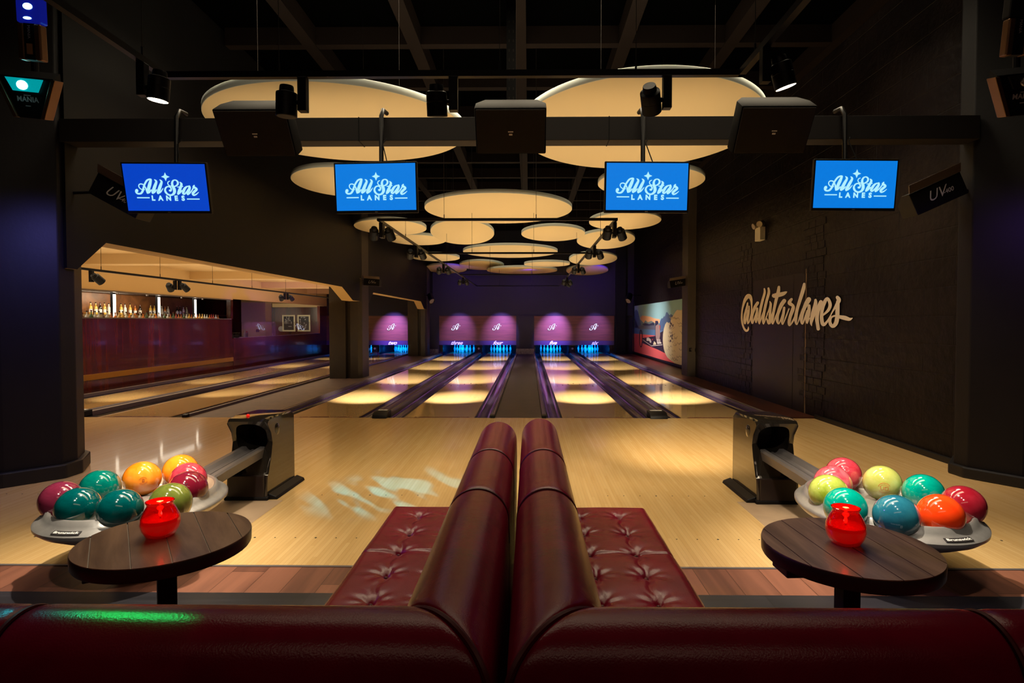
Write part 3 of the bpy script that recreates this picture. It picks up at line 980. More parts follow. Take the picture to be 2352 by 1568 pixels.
for i, (X, Y, Rr, tx, ty, lab) in enumerate(DISCS):
    z = ZD if i not in (14, 15, 16, 18) else {14: 3.665, 15: 3.52, 16: 3.56, 18: 3.58}[i]
    t = thing('ceiling_disc', lab, 'ceiling disc', (X, Y, z), group='round acoustic discs hung from the ceiling')
    rot = Matrix(((1, 0, 0, 0), (0, 1, 0, 0), (tx, ty, 1, 0), (0, 0, 0, 1)))
    mb = MB()
    th_ = 0.075
    mb.lathe([(0.0, 0.0), (Rr - 0.004, 0.0)], 96, rot)
    mb.cur = 1
    mb.lathe([(Rr - 0.004, 0.0), (Rr, 0.004), (Rr, th_ - 0.004), (Rr - 0.004, th_), (0, th_)], 96, rot)
    obj('disc', mb, [M_DISC, M_DISCRIM], t, smooth=50)
    for k in range(3):
        a = PI / 2 + k * 2 * PI / 3 + i * 0.4
        x, y = Rr * 0.62 * math.cos(a), Rr * 0.62 * math.sin(a)
        zz = ty * y + th_
        obj('suspension_wire', MB().cyl((x, y, zz), (x, y, CEILZ + 0.25 - z), 0.0015 + 0.0001 * Y, n=6), M_WIRE, t)


# ---- lighting tracks
def track(name, lab, segs, z, base, cat='lighting track', hang=(), w=0.036, col=None):
    t = thing(name, lab, cat, base)
    mb = MB()
    for (x0, y0), (x1, y1) in segs:
        a = (min(x0, x1) - w / 2 - base[0], min(y0, y1) - w / 2 - base[1], z - base[2])
        b = (max(x0, x1) + w / 2 - base[0], max(y0, y1) + w / 2 - base[1], z + 0.036 - base[2])
        mb.box(a, b)
    obj('track_rail', mb, M_METALBLK, t)
    for x, y in hang:
        zc = CEILZ + 0.25 if x > -4.5 else 2.76
        obj('suspension_wire', MB().cyl((x - base[0], y - base[1], z + 0.03 - base[2]), (x - base[0], y - base[1], zc - base[2]), 0.0014 + 0.00016 * y, n=6), M_WIRE, t)
        obj('wire_grip', MB().cyl((x - base[0], y - base[1], z + 0.03 - base[2]), (x - base[0], y - base[1], z + 0.09 - base[2]), 0.006, n=8), M_METALBLK, t)
    return t


TZ = 2.86
track('lighting_track', 'black lighting track frame above the seating, in front of the loudspeakers',
      [((-2.13, 0.2), (-2.13, 3.4)), ((1.23, 0.2), (1.23, 3.4)), ((-2.13, 3.4), (1.23, 3.4))], TZ, (-0.45, 3.4, TZ),
      hang=((-2.13, 3.2), (-1.46, 3.4), (-0.17, 3.4), (0.62, 3.4), (1.23, 3.2)))
track('lighting_track', 'long black lighting track frame with cross bars over lanes three to six',
      [((-2.13, 8.2), (-2.13, 23.4)), ((1.23, 8.2), (1.23, 23.4)), ((-2.13, 8.2), (1.23, 8.2)), ((-2.13, 12.2), (1.23, 12.2)), ((-2.13, 17.8), (1.23, 17.8)), ((-2.13, 23.4), (1.23, 23.4))],
      TZ, (-0.45, 15.8, TZ), hang=tuple((x, y) for y in (8.2, 12.2, 17.8, 23.4) for x in (-1.2, 0.1)) + tuple((x, y) for y in (10.0, 15.0, 20.6) for x in (-2.13, 1.23)))
BTZ = 2.24
track('lighting_track', 'single black lighting track under the cream ceiling of the left bay', [((-6.92, 6.6), (-6.92, 20.6))], BTZ, (-6.92, 13.6, BTZ),
      hang=((-6.92, 9.3), (-6.92, 10.8), (-6.92, 12.6), (-6.92, 14.4), (-6.92, 16.4), (-6.92, 18.8)))


def track_head(lab, x, y, z, aim, lit=False, s=1.0, power=0, deg=36, side=1, col=WARM, group='track spotlights', drop=0.17, blend=0.8):
    """driver box on the track, side bracket and a tilted cylinder head"""
    t = thing('track_spotlight', lab, 'spotlight', (x, y, z), group=group)
    mb = MB().box((-0.022 * s, -0.022 * s, -drop * s), (0.022 * s, 0.022 * s, 0.0))
    obj('driver_box', mb, M_METALBLK, t, bevel=0.003)
    c = Vector((-0.085 * s * side, 0, -drop * 0.72 * s))
    obj('bracket', MB().cyl((0, 0, c.z), (c.x, 0, c.z), 0.012 * s, n=10), M_METALBLK, t)
    d = (Vector(aim) - Vector((x, y, z)) - c).normalized()
    rot = Matrix.Translation(c) @ d.to_track_quat('Z', 'Y').to_matrix().to_4x4()
    k = 0.052 * s
    prof_ = [(0, -0.082), (0.62, -0.082), (0.66, -0.076), (0.70, -0.052), (0.98, -0.046), (1.0, -0.04), (1.0, 0.0), (0.985, 0.001), (0.985, 0.005), (1.0, 0.006), (1.0, 0.068), (0.96, 0.07), (0.9, 0.062), (0.86, 0.045)]
    hd = obj('lamp_head', MB().lathe([(r * k, zz * s) for r, zz in prof_], 28, rot), M_METALBLK, t, smooth=35)
    obj('lens', MB().lathe([(0, 0.0705 * s), (0.9 * k, 0.0705 * s)], 28, rot), M_LENS if lit else M_DARK, hd)
    if lit:
        hd.data.materials[0] = M_METALBLK
    if power:
        l = spot_light('track_lamp', (0, 0, 0), (0, 0, -1), power, deg, col, blend, 0.03 * s)
        l.parent = t
        p = c + d * (0.075 * s)
        l.location = p
        l.rotation_euler = d.to_track_quat('-Z', 'Y').to_euler()
    return t


near_g = 'track spotlights on the near track'
track_head('lit spotlight at upper left, over the left ball rack', -2.13, 3.2, TZ, (-2.32, 3.30, 0.43), True, 1.05, 420, 56, side=-1, col=PALE, group=near_g)
track_head('lit spotlight at upper right, over the right ball rack', 1.23, 3.06, TZ, (2.05, 3.30, 0.43), True, 1.05, 400, 54, side=-1, col=PALE, group=near_g)
track_head('unlit black spotlight pointing straight down in front of the left loudspeaker', -1.32, 3.4, TZ, (-1.55, 3.6, 0), False, 1.15, side=1, group=near_g)
track_head('unlit black spotlight hanging left of the centre loudspeaker', -0.44, 3.4, TZ, (-0.55, 4.2, 0), False, 1.15, side=1, group=near_g)
track_head('black spotlight aimed away to the right of the centre loudspeaker, over the right approach', 0.80, 3.4, TZ, (1.85, 6.75, 0), False, 1.1, 1700, 34, side=1, group=near_g, blend=1.0)
spot_light('track_lamp', (-2.13, 1.6, TZ), (-2.9, 3.0, 0), 150, 60, PALE, 0.7)
spot_light('track_lamp', (-2.13, 2.2, TZ), (-1.2, 4.4, 0), 200, 60, PALE, 0.7)
spot_light('track_lamp', (1.23, 2.2, TZ), (1.3, 4.2, 0), 200, 60, PALE, 0.7)
spot_light('track_lamp', (1.23, 1.4, TZ), (2.8, 3.2, 0), 120, 50, PALE, 0.7)
POOLY = (10.9, 14.25, 18.3, 22.2)
HY = (8.35, 10.9, 14.4, 18.7)
ordn = ('nearest', 'second', 'third', 'farthest')
for X, la, lb, side in ((-2.13, 'three', 'four', 'left'), (1.23, 'five', 'six', 'right')):
    for i in range(4):
        xa = dict((n, x) for x, n in LANES)[la]
        xb = dict((n, x) for x, n in LANES)[lb]
        g_ = 'paired spotlights on the far track'
        track_head('left spotlight of the %s pair on the %s side rail of the far track' % (ordn[i], side), X, HY[i], TZ, (xa, POOLY[i], 0), False, 1.25, 6500, 26, side=1, col=PALE, group=g_, blend=1.0)
        track_head('right spotlight of the %s pair on the %s side rail of the far track' % (ordn[i], side), X, HY[i] + 0.08, TZ, (xb, POOLY[i], 0), False, 1.25, 6500, 26, side=-1, col=PALE, group=g_, blend=1.0)
bg = 'spotlights on the left bay track'
for i, (hy, ds) in enumerate(((9.0, 's'), (11.3, 'd'), (16.4, 'd'))):
    n3 = ('nearest', 'middle', 'farthest')[i]
    if ds == 'd':
        track_head('left spotlight of the %s pair on the left bay track' % n3, -6.95, hy, BTZ, (-7.73, hy + 2.6, 0), False, 1.2, 1600, 24, side=1, group=bg, blend=1.0, drop=0.15)
    track_head('right spotlight of the %s group on the left bay track' % n3, -6.89, hy + 0.05, BTZ, (-5.97, hy + 2.6, 0), False, 1.2, 1600, 24, side=-1, group=bg, blend=1.0, drop=0.15)
for X, Y in ((-7.73, 10.9), (-5.97, 18.3), (-7.73, 18.3), (-7.73, 22.2), (-5.97, 22.2)):
    spot_light('track_lamp', (-6.9, Y - 2.2, BTZ - 0.1), (X, Y, 0), 1400, 24, WARM, 1.0)

# ---- steel beam with perforated hanger
BY0, BY1 = 5.28, 5.46
bm_ = thing('steel_beam', 'grey boxed steel beam spanning between the two big pillars behind the loudspeakers', 'beam', (0, 5.37, 3.08))
obj('beam_box', MB().box((-4.35, BY0 - 5.37, 0), (4.05, BY1 - 5.37, 0.21)), M_STEEL, bm_, bevel=0.004)
for x in (-1.55, 0.72, 2.4):
    obj('cable_tie', MB().box((x, BY0 - 5.374, -0.003), (x + 0.008, BY1 - 5.366, 0.213)), M_BLK, bm_)
ht = thing('perforated_hanger', 'dark perforated steel channel dropping from the ceiling to the beam at centre', 'hanger', (-0.17, 5.6, 3.10))
hm = MB().box((-0.045, -0.02, 0), (0.045, 0.02, CEILZ + 0.25 - 3.10))
obj('channel', hm, M_METALBLK, ht)
hs = MB()
for k in range(24):
    for s in (-1, 1):
        hs.box((s * 0.02 - 0.005, -0.0215, 0.1 + k * 0.09), (s * 0.02 + 0.005, -0.0205, 0.125 + k * 0.09))
obj('slots', hs, M_WIRE, ht)


# ---- loudspeakers
def speaker(lab, x, z, tilt, ww, hh, yaw=0.0, y=4.93):
    t = thing('loudspeaker', lab, 'loudspeaker', (x, y, z), rz=yaw, group='black loudspeakers on the steel beam')
    M = R(tilt, 'X')
    d = 0.27
    prof_ = [(-ww / 2, -0.0), (ww / 2, 0.0), (ww / 2, 0.16), (ww / 2 - 0.07, d), (-ww / 2 + 0.07, d), (-ww / 2, 0.16)]
    M2 = M @ T(0, 0, -hh / 2)
    obj('cabinet', MB().prism(prof_, 0, hh, M2), M_SPK, t, bevel=0.012, smooth=30)
    obj('grille', MB().box((-ww / 2 + 0.012, -0.012, -hh / 2 + 0.012), (ww / 2 - 0.012, 0.002, hh / 2 - 0.012), M), mat('speaker_grille', sr(34, 26, 23), 0.6, spec=0.2, bump=0.5, bscale=300) if 'speaker_grille' not in bpy.data.materials else bpy.data.materials['speaker_grille'], t, bevel=0.005)
    lg = MB().box((-0.022, -0.0135, -0.004), (0.022, -0.0122, 0.004), M).box((-0.014, -0.0135, -0.030), (0.014, -0.0122, -0.016), M)
    obj('badge', lg, M_WHITE, t, label='small white badge on the grille')
    # yoke up to the beam
    obj('mounting_bracket', MB().cyl((0, 0.20, 0.02), (0, 5.3 - y, 3.18 - z), 0.018, n=8), M_METALBLK, t)
    return t


speaker('black loudspeaker at left, in front of the left large disc', -2.325, 3.035, 0.62, 0.62, 0.40)
speaker('black loudspeaker at centre of the beam, below the perforated hanger', -0.155, 3.045, 0.60, 0.60, 0.385)
speaker('black loudspeaker at right, in front of the right large disc', 2.06, 3.045, 0.62, 0.62, 0.40)

# ---- screens on poles
M_SC = {'deep blue': emis('screen_deep_blue', sr(4, 66, 196)[:3], 1.0), 'bright blue': emis('screen_bright_blue', sr(4, 122, 222)[:3], 1.0)}


def screen(lab, px, py, tilt, tone, polex=None, y=5.05, yaw=0.0):
    c = on_y(px, py, y)
    t = thing('screen', lab, 'screen', c, group='hanging blue screens', rz=yaw)
    M = R(tilt, 'X')
    W_, H_ = 0.735, 0.435
    obj('bezel', MB().box((-W_ / 2, 0, -H_ / 2), (W_ / 2, 0.035, H_ / 2), M), M_DARK, t, bevel=0.004)
    obj('panel', MB().box((-W_ / 2 + 0.014, -0.002, -H_ / 2 + 0.024), (W_ / 2 - 0.014, 0.004, H_ / 2 - 0.014), M), M_SC[tone], t)
    k = 0.000278
    fn = lambda a, b: M @ Vector(((a - 1175) * k, -0.0035, -(b - 690) * k))
    mb = flat(strokes_2d(LOGO_ST) + star_2d(1197, 345, 134, 0.42), fn)
    for ch, xx in zip('LANES', (735, 965, 1213, 1450, 1665)):
        for pq in text_2d(ch, 205, 12):
            mb.add([fn(xx + a, 1003 - b) for a, b in pq], [tuple(range(len(pq)))])
    obj('logo', mb, M_LOGO, t, label='pale blue script logo with star')
    obj('back_shell', MB().box((-0.22, 0.035, -0.14), (0.22, 0.07, 0.16), M), M_DARK, t, bevel=0.01)
    zb = 3.33 - c.z
    top = Vector((0, 5.24 - c.y, zb))
    pm = MB()
    pm.tube([(0, 0.10, 0.05), (0, 0.12, 0.12), (0, 0.16, 0.18), top + Vector((0, -0.02, -0.05)), top + Vector((0, 0.03, 0.02)), top + Vector((0, 0.14, 0.03))], 0.020, 12)
    obj('pole', pm, M_METALBLK, t, smooth=True)
    obj('wall_plate', MB().box((-0.06, 0.06, -0.06), (0.06, 0.12, 0.08), M), M_METALBLK, t)
    obj('cable', MB().tube([(0.05, 0.08, 0.1), (0.07, 0.1, 0.25), (0.02, 0.14, 0.42), (0.05, 0.17, zb - 0.25)], 0.005, 6), M_BLK, t, smooth=True)
    obj('maker_badge', MB().box((-0.012, -0.003, -H_ / 2 + 0.008), (0.012, 0.0, -H_ / 2 + 0.014), M), M_SILVER, t)
    return t


screen('hanging screen with script logo, farthest left and deepest blue', 382, 432, 0.20, 'deep blue', yaw=0.03)
screen('hanging screen with script logo between the left and centre loudspeakers', 863, 431, 0.09, 'bright blue', yaw=-0.06)
screen('hanging screen with script logo right of the centre loudspeaker', 1486, 430, 0.10, 'bright blue', yaw=0.03)
screen('hanging screen with script logo, farthest right over the block wall', 1964, 425, 0.11, 'bright blue', yaw=0.03)


# ---- lamps lettered UV
def uv_lamp(name, lab, x, y, z, wd, roll, yaw, text, post):
    t = thing(name, lab, 'ultraviolet lamp', (x, y, z), rz=yaw, group='ultraviolet lamp boxes')
    M = R(roll, 'Y')
    h = wd * 0.42
    obj('housing', MB().extr_x([(0, -h / 2), (0, h / 2), (wd * .22, h / 2), (wd * .42, h * .15), (wd * .42, -h / 2)], -wd / 2, wd / 2).__class__().add(
        *(lambda mb: ([M @ Vector(v) for v in mb.v], mb.f))(MB().extr_x([(0, -h / 2), (0, h / 2), (wd * .22, h / 2), (wd * .42, h * .15), (wd * .42, -h / 2)], -wd / 2, wd / 2))), M_DARK, t, bevel=0.006)
    obj('reflector_flap', MB().add([M @ Vector(v) for v in ((-wd / 2, -0.01, h / 2), (wd / 2, -0.01, h / 2), (wd / 2, -0.10 * wd, h * .85), (-wd / 2, -0.10 * wd, h * .85), (-wd / 2, 0, h / 2 + .004), (wd / 2, 0, h / 2 + .004), (wd / 2, -0.10 * wd + .01, h * .86), (-wd / 2, -0.10 * wd + .01, h * .86))],
                                    [(0, 1, 2, 3), (4, 5, 6, 7), (0, 1, 5, 4), (2, 3, 7, 6), (0, 3, 7, 4), (1, 2, 6, 5)]), mat('flap_grey', sr(96, 84, 80), 0.4) if 'flap_grey' not in bpy.data.materials else bpy.data.materials['flap_grey'], t)
    pq = text_2d('UV', wd * .26, 0.0, 0.45)
    mb = flat(pq, lambda a, b: M @ Vector((a - wd * .06, -0.004, b + h * .02)))
    for q_ in text_2d('-400' if text else '-400', wd * .11, 0.0, 0.25):
        mb.add([M @ Vector((a + wd * .17, -0.004, b - h * .04)) for a, b in q_], [tuple(range(len(q_)))])
    obj('lettering', mb, M_MARK, t, label='white slanted lettering')
    obj('yoke', MB().tube([(wd * .2, wd * .2, h * .3), (post[0] - x, post[1] - y, h * .2)], 0.014, 8), M_METALBLK, t)
    return t


uv_lamp('ultraviolet_lamp', 'black lamp box lettered UV on the left pillar, partly behind the leftmost screen', -3.80, 5.32, 2.60, 0.50, 0.50, 0.0, True, (-4.3, 5.4))
uv_lamp('ultraviolet_lamp', 'black lamp box lettered UV on the right pillar, beside the rightmost screen', 3.72, 5.32, 2.60, 0.50, -0.42, 0.0, True, (4.06, 5.4))
uv_lamp('ultraviolet_lamp', 'small black lamp box lettered UV on the first column past the approach', -4.02, 14.75, 2.44, 0.42, 0.08, -0.1, True, (-4.26, 14.9))
uv_lamp('ultraviolet_lamp', 'small black lamp box lettered UV above the mural', 3.90, 15.2, 2.44, 0.44, -0.16, 0.15, True, (4.12, 15.25))
for lab, x, y, z, pt in (('black cylindrical projector lamp on the far column', -4.08, 23.8, 2.42, -4.27), ('black cylindrical projector lamp on the right wall near the masking wall', 4.15, 23.8, 2.42, 4.63)):
    t = thing('projector_lamp', lab, 'lamp', (x, y, z))
    s = 1 if x < 0 else -1
    obj('barrel', MB().cyl((-0.02 * s, 0.12, 0.12), (0.10 * s, -0.12, -0.14), 0.11, 0.13, n=24), M_METALBLK, t, smooth=40)
    obj('lens', MB().cyl((0.104 * s, -0.124, -0.144), (0.11 * s, -0.13, -0.152), 0.11, n=24), M_SILVER, t)
    obj('arm', MB().cyl((0, 0.08, 0.1), (pt - x, 0.12, 0.1), 0.02, n=8), M_METALBLK, t)


# ---- stage effect fixtures at the upper corners
def mania(name, lab, x, y, z, mir, lit):
    t = thing(name, lab, 'stage light', (x, y, z))
    M = R(-0.10 * mir, 'Y') @ R(0.25, 'X')
    w1, w2, h, d = 0.195, 0.10, 0.135, 0.06

    def trap(a, b, y0, y1, zt, zb):
        return [(-a, y0, zt), (a, y0, zt), (a, y1, zt), (-a, y1, zt), (-b, y0, zb), (b, y0, zb), (b, y1, zb), (-b, y1, zb)]
    FC = [(0, 1, 2, 3), (7, 6, 5, 4), (0, 4, 5, 1), (1, 5, 6, 2), (2, 6, 7, 3), (3, 7, 4, 0)]
    obj('body', MB().add(trap(w1 - .03, w2 - .03, 0, d, h * .75, -h), FC, M), M_DARK, t, bevel=0.004)
    for s in (-1, 1):
        vs_ = [(s * (w1 - .028), -.012, h * .75), (s * w1, -.012, h * .75), (s * w1, d, h * .75), (s * (w1 - .028), d, h * .75),
               (s * (w2 - .028), -.012, -h), (s * w2, -.012, -h), (s * w2, d, -h), (s * (w2 - .028), d, -h)]
        obj('side_rail', MB().add(vs_, FC, M), M_BRONZE, t, bevel=0.004, label='bronze side rail')
    obj('roof', MB().extr_x([(0.0, h * .76), (0.0, h * .80), (d, h * 1.15), (d, h * .76)], -w1, w1).__class__().add(*(lambda m_: ([M @ Vector(v) for v in m_.v], m_.f))(MB().extr_x([(0.0, h * .76), (0.0, h * .80), (d, h * 1.1), (d, h * .76)], -w1 * .9, w1 * .9))), M_DARK, t)
    # recessed lens window
    win = [(-0.11, -.0135, h * .70), (0.11, -.0135, h * .70), (0.075, -.0135, h * .18), (-0.075, -.0135, h * .18)]
    wm = MB().add([M @ Vector(v) for v in win], [(0, 1, 2, 3)])
    obj('window', MB().add(trap(0.115, 0.075, -0.016, -0.002, h * .72, h * .16), FC, M), mat('cyan_window', sr(0, 60, 66), 0.1, emit=(0.0, 0.55, 0.6), estr=0.55) if lit else M_BLK, t)
    obj('lens', MB().sphere((0, 0, 0), 0.034, 20, 12, M @ T(-0.01, -0.018, h * .42) @ Matrix.Diagonal((1, .4, .8, 1))), emis('cyan_lens', (0.25, 1.0, 1.0), 14) if lit else M_SILVER, t, smooth=True)
    mb = flat(text_2d('MANIA', 0.042, 0.0012, 0, 1.05), lambda a, b: M @ Vector((a, -0.0015, b - h * .18)))
    obj('lettering', mb, M_MARK, t, label='small white lettering')
    obj('badge_lines', MB().box((-0.022, -.002, -h * .02), (0.022, -.001, h * .02), M).box((-0.018, -.002, -h * .48), (0.014, -.001, -h * .44), M), M_MARK, t)
    obj('hanging_rod', MB().cyl((0, 0.06, 0.10), (0, 0.06, CEILZ + 0.25 - z), 0.02, n=10), M_METALBLK, t)
    return t


mania('stage_light', 'trapezoid stage light glowing cyan at upper left corner', -3.12, 3.6, 2.845, -1, True)
mania('stage_light', 'trapezoid stage light, unlit, at upper right corner', 3.02, 3.6, 2.84, 1, False)
for lab, x, lit, lean in (('narrow scanner light with blue lens glow at the top left edge', -2.76, True, 0.09), ('narrow scanner light, dark, at the top right edge', 2.66, False, -0.02)):
    t = thing('scanner_light', lab, 'stage light', (x, 3.2, 3.02))
    M = R(lean, 'Y') @ R(0.15, 'X')
    for s in (-1, 1):
        obj('side_rail', MB().box((s * 0.028 if s > 0 else -0.065, 0, -0.13), (0.065 if s > 0 else -0.028, 0.05, 0.06), M), M_BRONZE, t, bevel=0.008, label='bronze side rail')
    obj('body', MB().box((-0.03, 0.004, -0.128), (0.03, 0.05, 0.06), M), M_DARK, t)
    if lit:
        obj('face_sticker', MB().box((-0.016, 0.001, -0.10), (0.016, 0.0045, -0.045), M), mat('kraft_sticker', sr(170, 128, 88), 0.6), t)
    obj('lettering', flat(text_2d('MANIA', 0.022), lambda a, b: M @ Vector((b, 0.002, -a + 0.015))), M_MARK, t, label='small white lettering')
    obj('mirror_head', MB().box((-0.066, 0.0, 0.062), (0.066, 0.06, 0.20), M), mat('blue_glass', sr(10, 20, 110), 0.05, emit=(0.01, 0.02, 0.55), estr=0.30, coat=1.0) if lit else M_BLK, t, bevel=0.01)
    if lit:
        obj('lens', MB().sphere((0, 0, 0), 0.024, 16, 10, M @ T(0.005, -0.002, 0.145) @ Matrix.Diagonal((1.1, .3, .7, 1))), emis('rainbow_lens', (0.35, 0.75, 1.0), 5), t, smooth=True)
        obj('lower_lens', MB().sphere((0, 0, 0), 0.018, 16, 10, M @ T(0.0, -0.002, 0.085) @ Matrix.Diagonal((1.3, .3, .4, 1))), emis('blue_lens', (0.3, 0.6, 1.0), 6), t, smooth=True)
    obj('hanging_rod', MB().cyl((0, 0.03, 0.18), (0, 0.03, CEILZ + 0.25 - 2.98), 0.018, n=10), M_METALBLK, t)


def gobo(l, nodes_fn):
    l.data.use_nodes = True
    nt = l.data.node_tree
    em = nt.nodes['Emission']
    tc = nt.nodes.new('ShaderNodeTexCoord')
    nodes_fn(nt, em, tc)


def star_gobo(nt, em, tc):
    mp = nt.nodes.new('ShaderNodeMapping')
    mp.inputs['Rotation'].default_value = (0, 0, -0.7)
    mp.inputs['Scale'].default_value = (5, 26, 1)
    nt.links.new(tc.outputs['Normal'], mp.inputs[0])
    n = nt.nodes.new('ShaderNodeTexNoise')
    n.inputs['Scale'].default_value = 1.3
    n.inputs['Detail'].default_value = 1
    nt.links.new(mp.outputs[0], n.inputs['Vector'])
    r = nt.nodes.new('ShaderNodeValToRGB')
    r.color_ramp.elements[0].position = 0.47
    r.color_ramp.elements[0].color = (0.0, 0.0, 0.0, 1)
    r.color_ramp.elements[1].position = 0.58
    r.color_ramp.elements[1].color = (0.0, 0.42, 1.0, 1)
    nt.links.new(n.outputs['Fac'], r.inputs[0])
    nt.links.new(r.outputs[0], em.inputs['Color'])


g1 = spot_light('effect_beam', (-3.1, 3.45, 2.80), (-1.08, 4.9, 0), 1700, 25, (1, 1, 1), 1.0, 0.01)
gobo(g1, star_gobo)


def green_gobo(nt, em, tc):
    s = nt.nodes.new('ShaderNodeSeparateXYZ')
    nt.links.new(tc.outputs['Normal'], s.inputs[0])
    r = nt.nodes.new('ShaderNodeValToRGB')
    r.color_ramp.elements[0].position = 0.42
    r.color_ramp.elements[0].color = (0.0, 0.35, 0.42, 1)
    r.color_ramp.elements[1].position = 0.60
    r.color_ramp.elements[1].color = (0.0, 1.0, 0.18, 1)
    m = nt.nodes.new('ShaderNodeMath')
    m.operation = 'MULTIPLY_ADD'
    m.inputs[1].default_value = -7.0
    m.inputs[2].default_value = 0.5
    nt.links.new(s.outputs[0], m.inputs[0])
    nt.links.new(m.outputs[0], r.inputs[0])
    nt.links.new(r.outputs[0], em.inputs['Color'])


g2 = spot_light('effect_beam', (-2.65, 3.15, 3.1), (-0.87, 1.06, 0.88), 140, 7.6, (1, 1, 1), 0.4, 0.01)
gobo(g2, green_gobo)

# ---- emergency light, sensor
t = thing('emergency_light', 'white twin-spot emergency light high on the painted block wall', 'emergency light', on_x(1752, 540, 4.27))
obj('battery_box', MB().box((-0.10, -0.12, -0.10), (0, 0.12, 0.14)), M_WHITE, t, bevel=0.008)
for s in (-1, 1):
    obj('lamp', MB().cyl((-0.05, s * 0.10, 0.20), (-0.14, s * 0.14 - .05, 0.17), 0.055, n=18), mat('clear_lens', sr(170, 160, 145), 0.2) if s < 0 else bpy.data.materials['clear_lens'], t, smooth=40)
obj('lamp_stem', MB().cyl((-0.05, -0.08, 0.13), (-0.05, -0.08, 0.18), 0.012, n=8).cyl((-0.05, 0.08, 0.13), (-0.05, 0.08, 0.18), 0.012, n=8), M_WHITE, t)
t = thing('motion_sensor', 'small white sensor box at the back edge of the left pillar', 'sensor', on_y(183, 568, 5.86))
obj('sensor_case', MB().box((-0.05, 0, 0), (0.035, 0.05, 0.09)), M_WHITE, t, bevel=0.006)
ob = obj('access_hatch', MB().box((4.13, 14.925, 0.665), (4.26, 14.96, 0.672)).box((4.13, 14.925, 0.745), (4.26, 14.96, 0.752)).box((4.13, 14.925, 0.665), (4.135, 14.96, 0.75)).box((4.255, 14.84, 0.665), (4.26, 14.96, 0.752)), M_BLK)
tag(ob, 'thin black rectangular hatch outline on the pier beside the mural', 'hatch')

# ---- wall lettering and mural
def on_wall(zx, zy, x=4.2655):
    return on_x(1690 + zx / 8.4, 640 + zy / 8.4, x)


lm = MB()
for iq, qd in enumerate(strokes_2d(WALL_ST, 5)):
    pts_ = [on_wall(a, b, 4.2655 - 3e-6 * iq) for a, b in qd]
    n = len(pts_)
    lm.add([tuple(p) for p in pts_] + [(p.x + 0.001, p.y, p.z) for p in pts_], [tuple(range(n))])
ob = obj('wall_lettering', lm, M_LETTER)
tag(ob, 'large hand-painted grey-white cursive lettering across the painted block wall', 'wall lettering')
ob.location = (-0.0085, 0, 0)
bpy.context.view_layer.update()

MUC = {'sky': sr(140, 184, 198), 'sky2': sr(176, 196, 186), 'blue': sr(70, 96, 142), 'navy': sr(40, 42, 78), 'cloud': sr(226, 172, 132), 'teal': sr(110, 132, 140), 'mauve': sr(88, 92, 116), 'lake': sr(80, 118, 168),
       'coral': sr(228, 98, 104), 'car': sr(40, 26, 52), 'cream': sr(226, 214, 182), 'taupe': sr(176, 162, 138), 'engine': sr(150, 124, 126), 'pale': sr(214, 204, 200), 'red': sr(178, 58, 52)}
MUM = [mat('mural_' + k, v, 0.5) for k, v in MUC.items()]
MUI = {k: i for i, k in enumerate(MUC)}
mu = MB()
MX = 4.61


def mural(col, pts, layer):
    mu.cur = MUI[col]
    v_ = [on_x(1440 + a / 7.84, 660 + b / 7.84, MX - 0.0008 * layer) for a, b in pts]
    mu.add(v_, [tuple(range(len(v_)))])


RT_ = [(1040, 1420)]
mural('sky', [(95, 340), (1100, 190), (1100, 900), (95, 840)], 1)
mural('blue', [(97, 520), (120, 470), (150, 410), (175, 400), (200, 440), (225, 540), (245, 620), (262, 680), (270, 760), (97, 760)], 3)
mural('navy', [(97, 610), (140, 560), (165, 600), (190, 680), (205, 700), (200, 725), (140, 725), (97, 690)], 4)
mural('cloud', [(235, 540), (275, 505), (340, 512), (420, 525), (490, 555), (590, 570), (600, 640), (400, 640), (260, 630)], 2)
mural('teal', [(240, 570), (300, 640), (335, 590), (375, 625), (440, 600), (500, 640), (600, 650), (600, 700), (240, 690)], 3)
mural('mauve', [(200, 690), (300, 680), (420, 690), (520, 680), (600, 690), (680, 780), (200, 745)], 4)
mural('navy', [(270, 665), (330, 640), (400, 660), (480, 625), (500, 680), (400, 690), (320, 685)], 5)
mural('blue', [(580, 700), (595, 610), (625, 550), (640, 560), (670, 510), (680, 530), (705, 450), (725, 442), (750, 480), (770, 500), (790, 475), (830, 510), (850, 600), (800, 760), (600, 770)], 5)
mural('lake', [(97, 740), (300, 745), (520, 765), (700, 780), (700, 880), (97, 825)], 6)
mural('coral', [(97, 826), (300, 845), (700, 880), (1100, 1000), (1100, 1420), (860, 1365), (97, 1145)], 7)
mural('car', [(280, 910), (510, 872), (510, 600), (520, 600), (550, 600), (590, 820), (650, 780), (700, 800), (700, 1190), (560, 1120), (440, 1070), (280, 1000)], 8)
mural('engine', [(515, 690), (560, 660), (590, 690), (598, 860), (580, 950), (530, 950), (515, 860)], 9)
mural('navy', [(515, 640), (520, 605), (545, 597), (566, 620), (560, 660), (530, 668)], 10)
for k in range(4):
    mural('pale', [(535 + k * 17, 930), (545 + k * 17, 930), (552 + k * 17, 1000), (542 + k * 17, 1000)], 10)
mural('pale', [(540, 985), (615, 980), (622, 1010), (548, 1018)], 10)
mural('pale', [(440, 1045), (635, 1025), (635, 1037), (440, 1058)], 10)
mural('pale', [(284, 935), (440, 1045), (440, 1056), (284, 948)], 10)
mural('pale', [(355, 905), (390, 900), (430, 935), (440, 985), (420, 1000), (400, 960), (352, 960)], 10)
mural('cream', [(470, 1030), (490, 965), (525, 1000), (522, 1030)], 10)
mural('red', [(450, 930), (470, 925), (468, 948), (452, 950)], 11)
mural('red', [(585, 685), (600, 680), (600, 740), (588, 750)], 11)
wheel = [(252 + 33 * math.cos(2 * PI * k / 28), 920 + 160 * math.sin(2 * PI * k / 28)) for k in range(28)]
